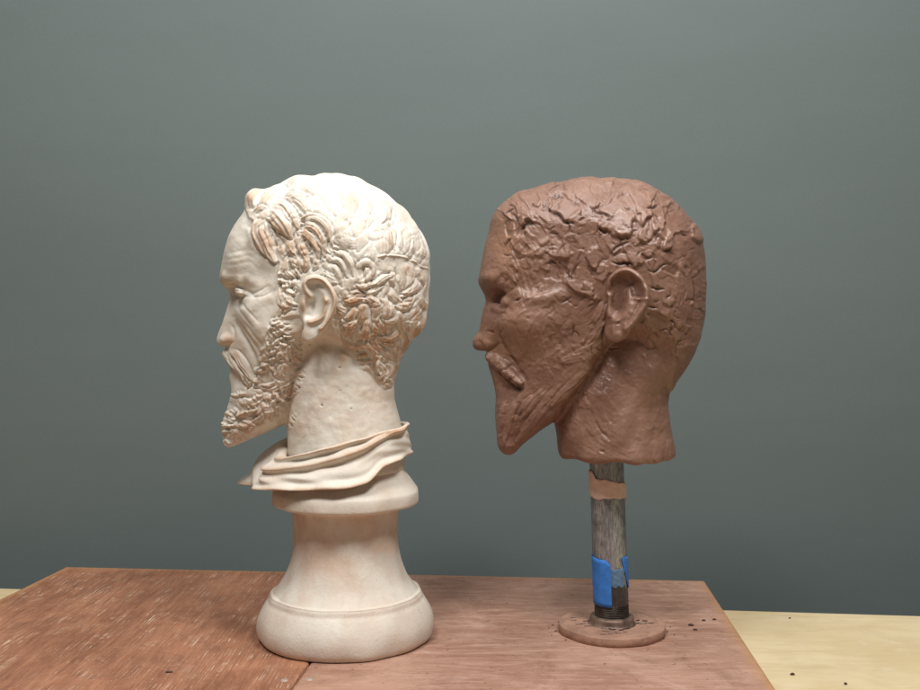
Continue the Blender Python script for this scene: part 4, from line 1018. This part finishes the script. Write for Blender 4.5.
# ================================================================ boards, bench, backdrop
def board_set():
    C0 = np.array([-512.0, 1232.5]); e1 = np.array([0.9963, -0.0865]); e2 = np.array([-0.0865, -0.9963])
    def board(name, u0, u1, w1, mat, label):
        root_xy = C0 + e1 * (u0 + u1) / 2
        bm_v = []; 
        L = 620.0; n = 3
        nu, nw = 90, 120
        us = np.linspace(u0, u1, nu); ws = np.linspace(0, L, nw)
        # rounded edge section around the rim
        UU, WW = np.meshgrid(us, ws, indexing='ij')
        e = np.minimum(np.minimum(UU - u0, u1 - UU), np.minimum(WW, L - WW))
        topz = -1.6 * np.exp(-(e / 1.5))
        def P(u, w, z): 
            xy = C0[None] + u[:, None] * e1 + w[:, None] * e2 - root_xy[None]
            return np.concatenate([xy, z[:, None]], 1)
        # add fine rows near the edges
        us = np.unique(np.concatenate([us, u0 + np.array([0, .6, 1.4, 3, 6]), u1 - np.array([0, .6, 1.4, 3, 6])])); ws = np.unique(np.concatenate([ws, [0, .6, 1.4, 3, 6]]))
        UU, WW = np.meshgrid(us, ws, indexing='ij'); a, b = UU.shape
        e = np.minimum(np.minimum(UU - u0, u1 - UU), WW)
        topz = -1.8 * np.exp(-(e / 1.1))
        V = P(UU.ravel(), WW.ravel(), topz.ravel())
        i, j = np.meshgrid(np.arange(a - 1), np.arange(b - 1), indexing='ij'); q = i * b + j
        Fs = [np.stack([q, q + 1, q + b + 1, q + b], -1).reshape(-1, 4)]
        ring = [k for k in range(b)] + [k * b + b - 1 for k in range(1, a)] + [(a - 1) * b + k for k in range(b - 2, -1, -1)] + [k * b for k in range(a - 2, 0, -1)]
        low = V[ring].copy(); low[:, 2] = -44.0
        nV = len(V); V = np.concatenate([V, low]); R = len(ring)
        Fs.append(np.array([(ring[k], nV + k, nV + (k + 1) % R, ring[(k + 1) % R]) for k in range(R)]))
        F = np.concatenate(Fs).astype(np.int32)
        fn = np.cross(V[F[0, 2]] - V[F[0, 0]], V[F[0, 3]] - V[F[0, 1]])
        if fn[2] < 0: F = F[:, ::-1].copy()
        ed = np.concatenate([np.exp(-(np.minimum(u1 - UU if name == 'r' else UU - u0, WW) / 9.0) ** 2).ravel() + (0.8 * np.exp(-(((UU - u0) / 60) ** 2 + ((WW - 520) / 110) ** 2)).ravel() if name == 'r' else 0), np.ones(R)])
        o = mesh_obj('wooden_board', V * U, F, mat, None, attrs={'edge': np.clip(ed, 0, 1)}, loc=(root_xy[0] * U, root_xy[1] * U, 0))
        tag(o, label, 'board')
        return o, root_xy
    o1, r1 = board('l', 0, 402.9, 0, M_LEFT, 'scratched red brown wooden board, the left one, with pale scrapes along its grain')
    o2, r2 = board('r', 404.4, 814.8, 0, M_RIGHT, 'dusty pinkish wooden board under the pipe flange, on the right of the seam')
    # the two boards are worn level; screw heads sit beside the seam
    for px, py, o, r in ((284, 681.5, o1, r1), (309, 680.5, o2, r2)):
        d = FLOOR * CAMD / (py - CY); x = (px - CX) / CAMD * d
        v, f = lathe(np.array([(0, 0.5), (2.2, 0.5), (3.4, 0.3), (3.8, -0.6)]) * U, 24)
        mesh_obj('screw_head', v, f, M_SCREW, o, loc=((x - r[0]) * U, (d - r[1]) * U, 0))
    # bench top, lower than the boards
    zb = -44.0
    B0 = np.array([-900.0, 1318.0]); B1 = np.array([900.0, 1126.0])
    f = (B1 - B0) / np.linalg.norm(B1 - B0); nrm = np.array([f[1], -f[0]])
    C2, C3 = B1 + nrm * 900, B0 + nrm * 900
    V = []; 
    for z in (zb, zb - 18): V += [(*p, z) for p in (B0, B1, C2, C3)]
    cen = np.array([0, 800.0, 0]); V = np.array(V)
    V = np.concatenate([V]); 
    o = mesh_obj('bench_top', (V - cen) * U, [(0, 3, 2, 1), (4, 5, 6, 7), (0, 1, 5, 4), (1, 2, 6, 5), (2, 3, 7, 6), (3, 0, 4, 7)], M_PLY, None, smooth=False, loc=tuple(cen * U))
    tag(o, kind='structure')
    # paper backdrop hanging behind
    g = np.random.default_rng(6)
    nx, nz = 160, 110
    xs = np.linspace(-1500, 1500, nx); zs = np.linspace(-420, 1500, nz)
    X, Z = np.meshgrid(xs, zs, indexing='ij')
    Y = 1420 + 0 * X
    for _ in range(7): Y = Y + g.uniform(0.3, 1.1) * np.sin(X / g.uniform(260, 700) + Z / g.uniform(60, 220) + g.uniform(0, 6))
    V = np.stack([X, Y, Z], -1).reshape(-1, 3); cen = np.array([0, 1420.0, 0])
    i, j = np.meshgrid(np.arange(nx - 1), np.arange(nz - 1), indexing='ij'); q = i * nz + j
    F = np.stack([q, q + nz, q + nz + 1, q + 1], -1).reshape(-1, 4).astype(np.int32)
    tag(mesh_obj('backdrop', (V - cen) * U, F, M_PAPER, None, loc=tuple(cen * U)), kind='structure')

# ================================================================ crumbs of clay
def crumb_mesh(rng, sx, sy, sz, mat):
    # an uneven pebble: displaced icosphere-like lathe with flats
    n, m = 9, 6
    V = []; 
    for i in range(m + 1):
        ph = PI * i / m
        for j in range(n):
            a = 2 * PI * j / n
            r = 1 + rng.normal(0, 0.16)
            V.append((sx * r * math.sin(ph) * math.cos(a), sy * r * math.sin(ph) * math.sin(a), max(-sz * 0.55, sz * math.cos(ph) * (1 + rng.normal(0, 0.12)))))
    V = np.array(V); V[:, 2] -= V[:, 2].min()
    F = [(i * n + j, i * n + (j + 1) % n, (i + 1) * n + (j + 1) % n, (i + 1) * n + j) for i in range(m) for j in range(n)]
    F = np.array(F)[:, ::-1].astype(np.int32)
    return V, F
def shaving_mesh(rng, L, W):
    n, m = 10, 4
    V = []
    cur = rng.uniform(0.6, 1.6); tw = rng.uniform(-0.8, 0.8)
    for s_ in (0, 1):
        for i in range(n):
            t = i / (n - 1) - 0.5; w = W * (1 - (2 * t) ** 2) ** 0.5 * (0.6 + 0.4 * rng.random()) + 0.15
            for j in range(m):
                q = j / (m - 1) - 0.5
                V.append((L * t, w * q, L * cur * 0.28 * t * t + 0.25 * w * q * tw + rng.normal(0, 0.05) - 0.35 * s_))
    V = np.array(V); V[:, 2] -= V[:, 2].min()
    F = []
    N = n * m
    for i in range(n - 1):
        for j in range(m - 1):
            a = i * m + j
            F += [(a, a + m, a + m + 1, a + 1), (N + a, N + a + 1, N + a + m + 1, N + a + m)]
    for i in range(n - 1):
        a, b = i * m, i * m + m - 1
        F += [(a, N + a, N + a + m, a + m), (b, b + m, N + b + m, N + b)]
    for j in range(m - 1):
        a, b = j, (n - 1) * m + j
        F += [(a, a + 1, N + a + 1, N + a), (b, N + b, N + b + 1, b + 1)]
    return V, np.array(F).astype(np.int32)

def crumbs():
    rng = np.random.default_rng(11)
    def put(px, py, zlev, sx, sy, sz, ang, name, label, cat, group, mat, shave=False):
        H = FLOOR - zlev; d = H * CAMD / (py - CY); x = (px - CX) / CAMD * d
        V, F = shaving_mesh(rng, sx * 2, sy * 2) if shave else crumb_mesh(rng, sx, sy, sz, mat)
        o = mesh_obj(name, V * U, F, mat, None, smooth=shave, loc=(x * U, d * U, zlev * U))
        o.rotation_euler = (0, 0, ang)
        tag(o, label, cat, group)
    for px, py, s in ((691.7,626.5,2.2),(696,631,1.7),(704.5,621.6,1.6),(715,620.6,1.6)):
        put(px, py, 0.2, s * 1.4, s * 0.8, s * 0.6, rng.uniform(-.4, .4), 'clay_crumb', 'tiny dark clay crumb on the pinkish board, one of four right of the flange', 'crumb', 'crumbs right of the flange', M_CRUMB)
    for px, py, s in ((556,632,1.5),(553,626,1.3),(559,623,1.2),(549,629,1.0),(668,633,1.4),(671,628,1.1),(664,640,1.2),(566,641,1.0),(675,636,.9),(552,636,.9)):
        put(px, py, 0.2, s * 1.0, s * 0.6, s * 0.4, rng.uniform(0, 3), 'clay_crumb', 'tiny clay crumb on the pinkish board hugging the rim of the flange', 'crumb', 'crumbs around the flange rim', M_CRUMB)
    put(793.7, 676, -43.8, 2.6, 1.8, 1.3, 0.3, 'clay_crumb', 'dark crumb on the pale bench, nearer the red board', 'crumb', None, M_CRUMB)
    put(847, 685.6, -43.8, 2.2, 1.4, 1.1, 1.0, 'clay_crumb', 'dark crumb on the pale bench near the bottom, farther right', 'crumb', None, M_CRUMB)
    put(790.6, 619.2, -43.8, 1.6, 1.2, 0.8, 0.2, 'clay_crumb', 'dark speck at the back edge of the pale bench', 'crumb', None, M_CRUMB)
    put(168, 673.6, 0.2, 3.0, 1.4, 0.9, 0.2, 'clay_crumb', 'dark flake lying alone on the left red brown board', 'crumb', None, M_CRUMB)
    put(333, 659, 0.2, 3.2, 1.6, 1.2, 0.1, 'plaster_chip', 'pale chip on the board just in front of the plaster base', 'chip', None, M_MASK)
    for x, y in ((575,621),(579,625),(583,624),(586,621.5),(572,618),(589,626.5),(607,632),(612,634),(617,632.5),(622,631),(627,629.5),(630,628),(613,630.5),(620,634),(636,624),(640,623.5),(644,624.5),(648,623),(652,624.5),(638,621.5),(646,621.5),(604,635),(625,633)):
        put(x + rng.normal(0, .6), y + rng.normal(0, .4), 9.0, rng.uniform(2.2, 4.2), rng.uniform(0.7, 1.3), 1, rng.uniform(-0.5, 0.6), 'clay_shaving', 'thin curled pinkish clay shaving on top of the round pipe flange', 'clay shaving', 'shavings on the flange', M_SHAVE if rng.random() < 0.7 else M_CRUMB, True)

white_bust(); clay_head(); pipe_stand(); board_set(); crumbs()

# ================================================================ camera, lamps
cam = bpy.data.cameras.new('camera'); co = bpy.data.objects.new('camera', cam); COL.objects.link(co)
co.location = (0, 0, FLOOR * U); cam.sensor_width = 36; cam.lens = 36 * 950 / 920
co.rotation_euler = (math.radians(90) - math.atan((345 - CY) / 950), 0, 0)
cam.clip_end = 50; cam.clip_start = 0.05
sc.camera = co
def area(name, loc, target, size, power, col, sy=None):
    L = bpy.data.lights.new(name, 'AREA'); L.energy = power; L.color = col; L.size = size
    L.shape = 'RECTANGLE'; L.size_y = sy or size
    o = bpy.data.objects.new(name, L); COL.objects.link(o); o.location = loc
    d = np.array(target, float) - np.array(loc, float)
    from mathutils import Vector
    o.rotation_euler = Vector(d).to_track_quat('-Z', 'Y').to_euler()
area('ceiling_panel', (-0.05, 1.0, 1.8), (-0.05, 1.08, 0.2), 1.5, 11, (1.0, 0.985, 0.96), 0.8)
area('front_panel', (0.45, 0.22, 1.62), (0.05, 1.0, 0.25), 0.36, 20, (1.0, 0.985, 0.965), 0.36)
area('front_panel', (-0.40, 0.15, 1.60), (-0.05, 1.0, 0.25), 0.36, 17, (1.0, 0.985, 0.965), 0.36)
w = bpy.data.worlds.new('World'); sc.world = w; w.use_nodes = True
w.node_tree.nodes['Background'].inputs[0].default_value = (1.0, 0.97, 0.95, 1); w.node_tree.nodes['Background'].inputs[1].default_value = 0.08
sc.view_settings.view_transform = 'Standard'; sc.view_settings.look = 'None'; sc.view_settings.exposure = 0
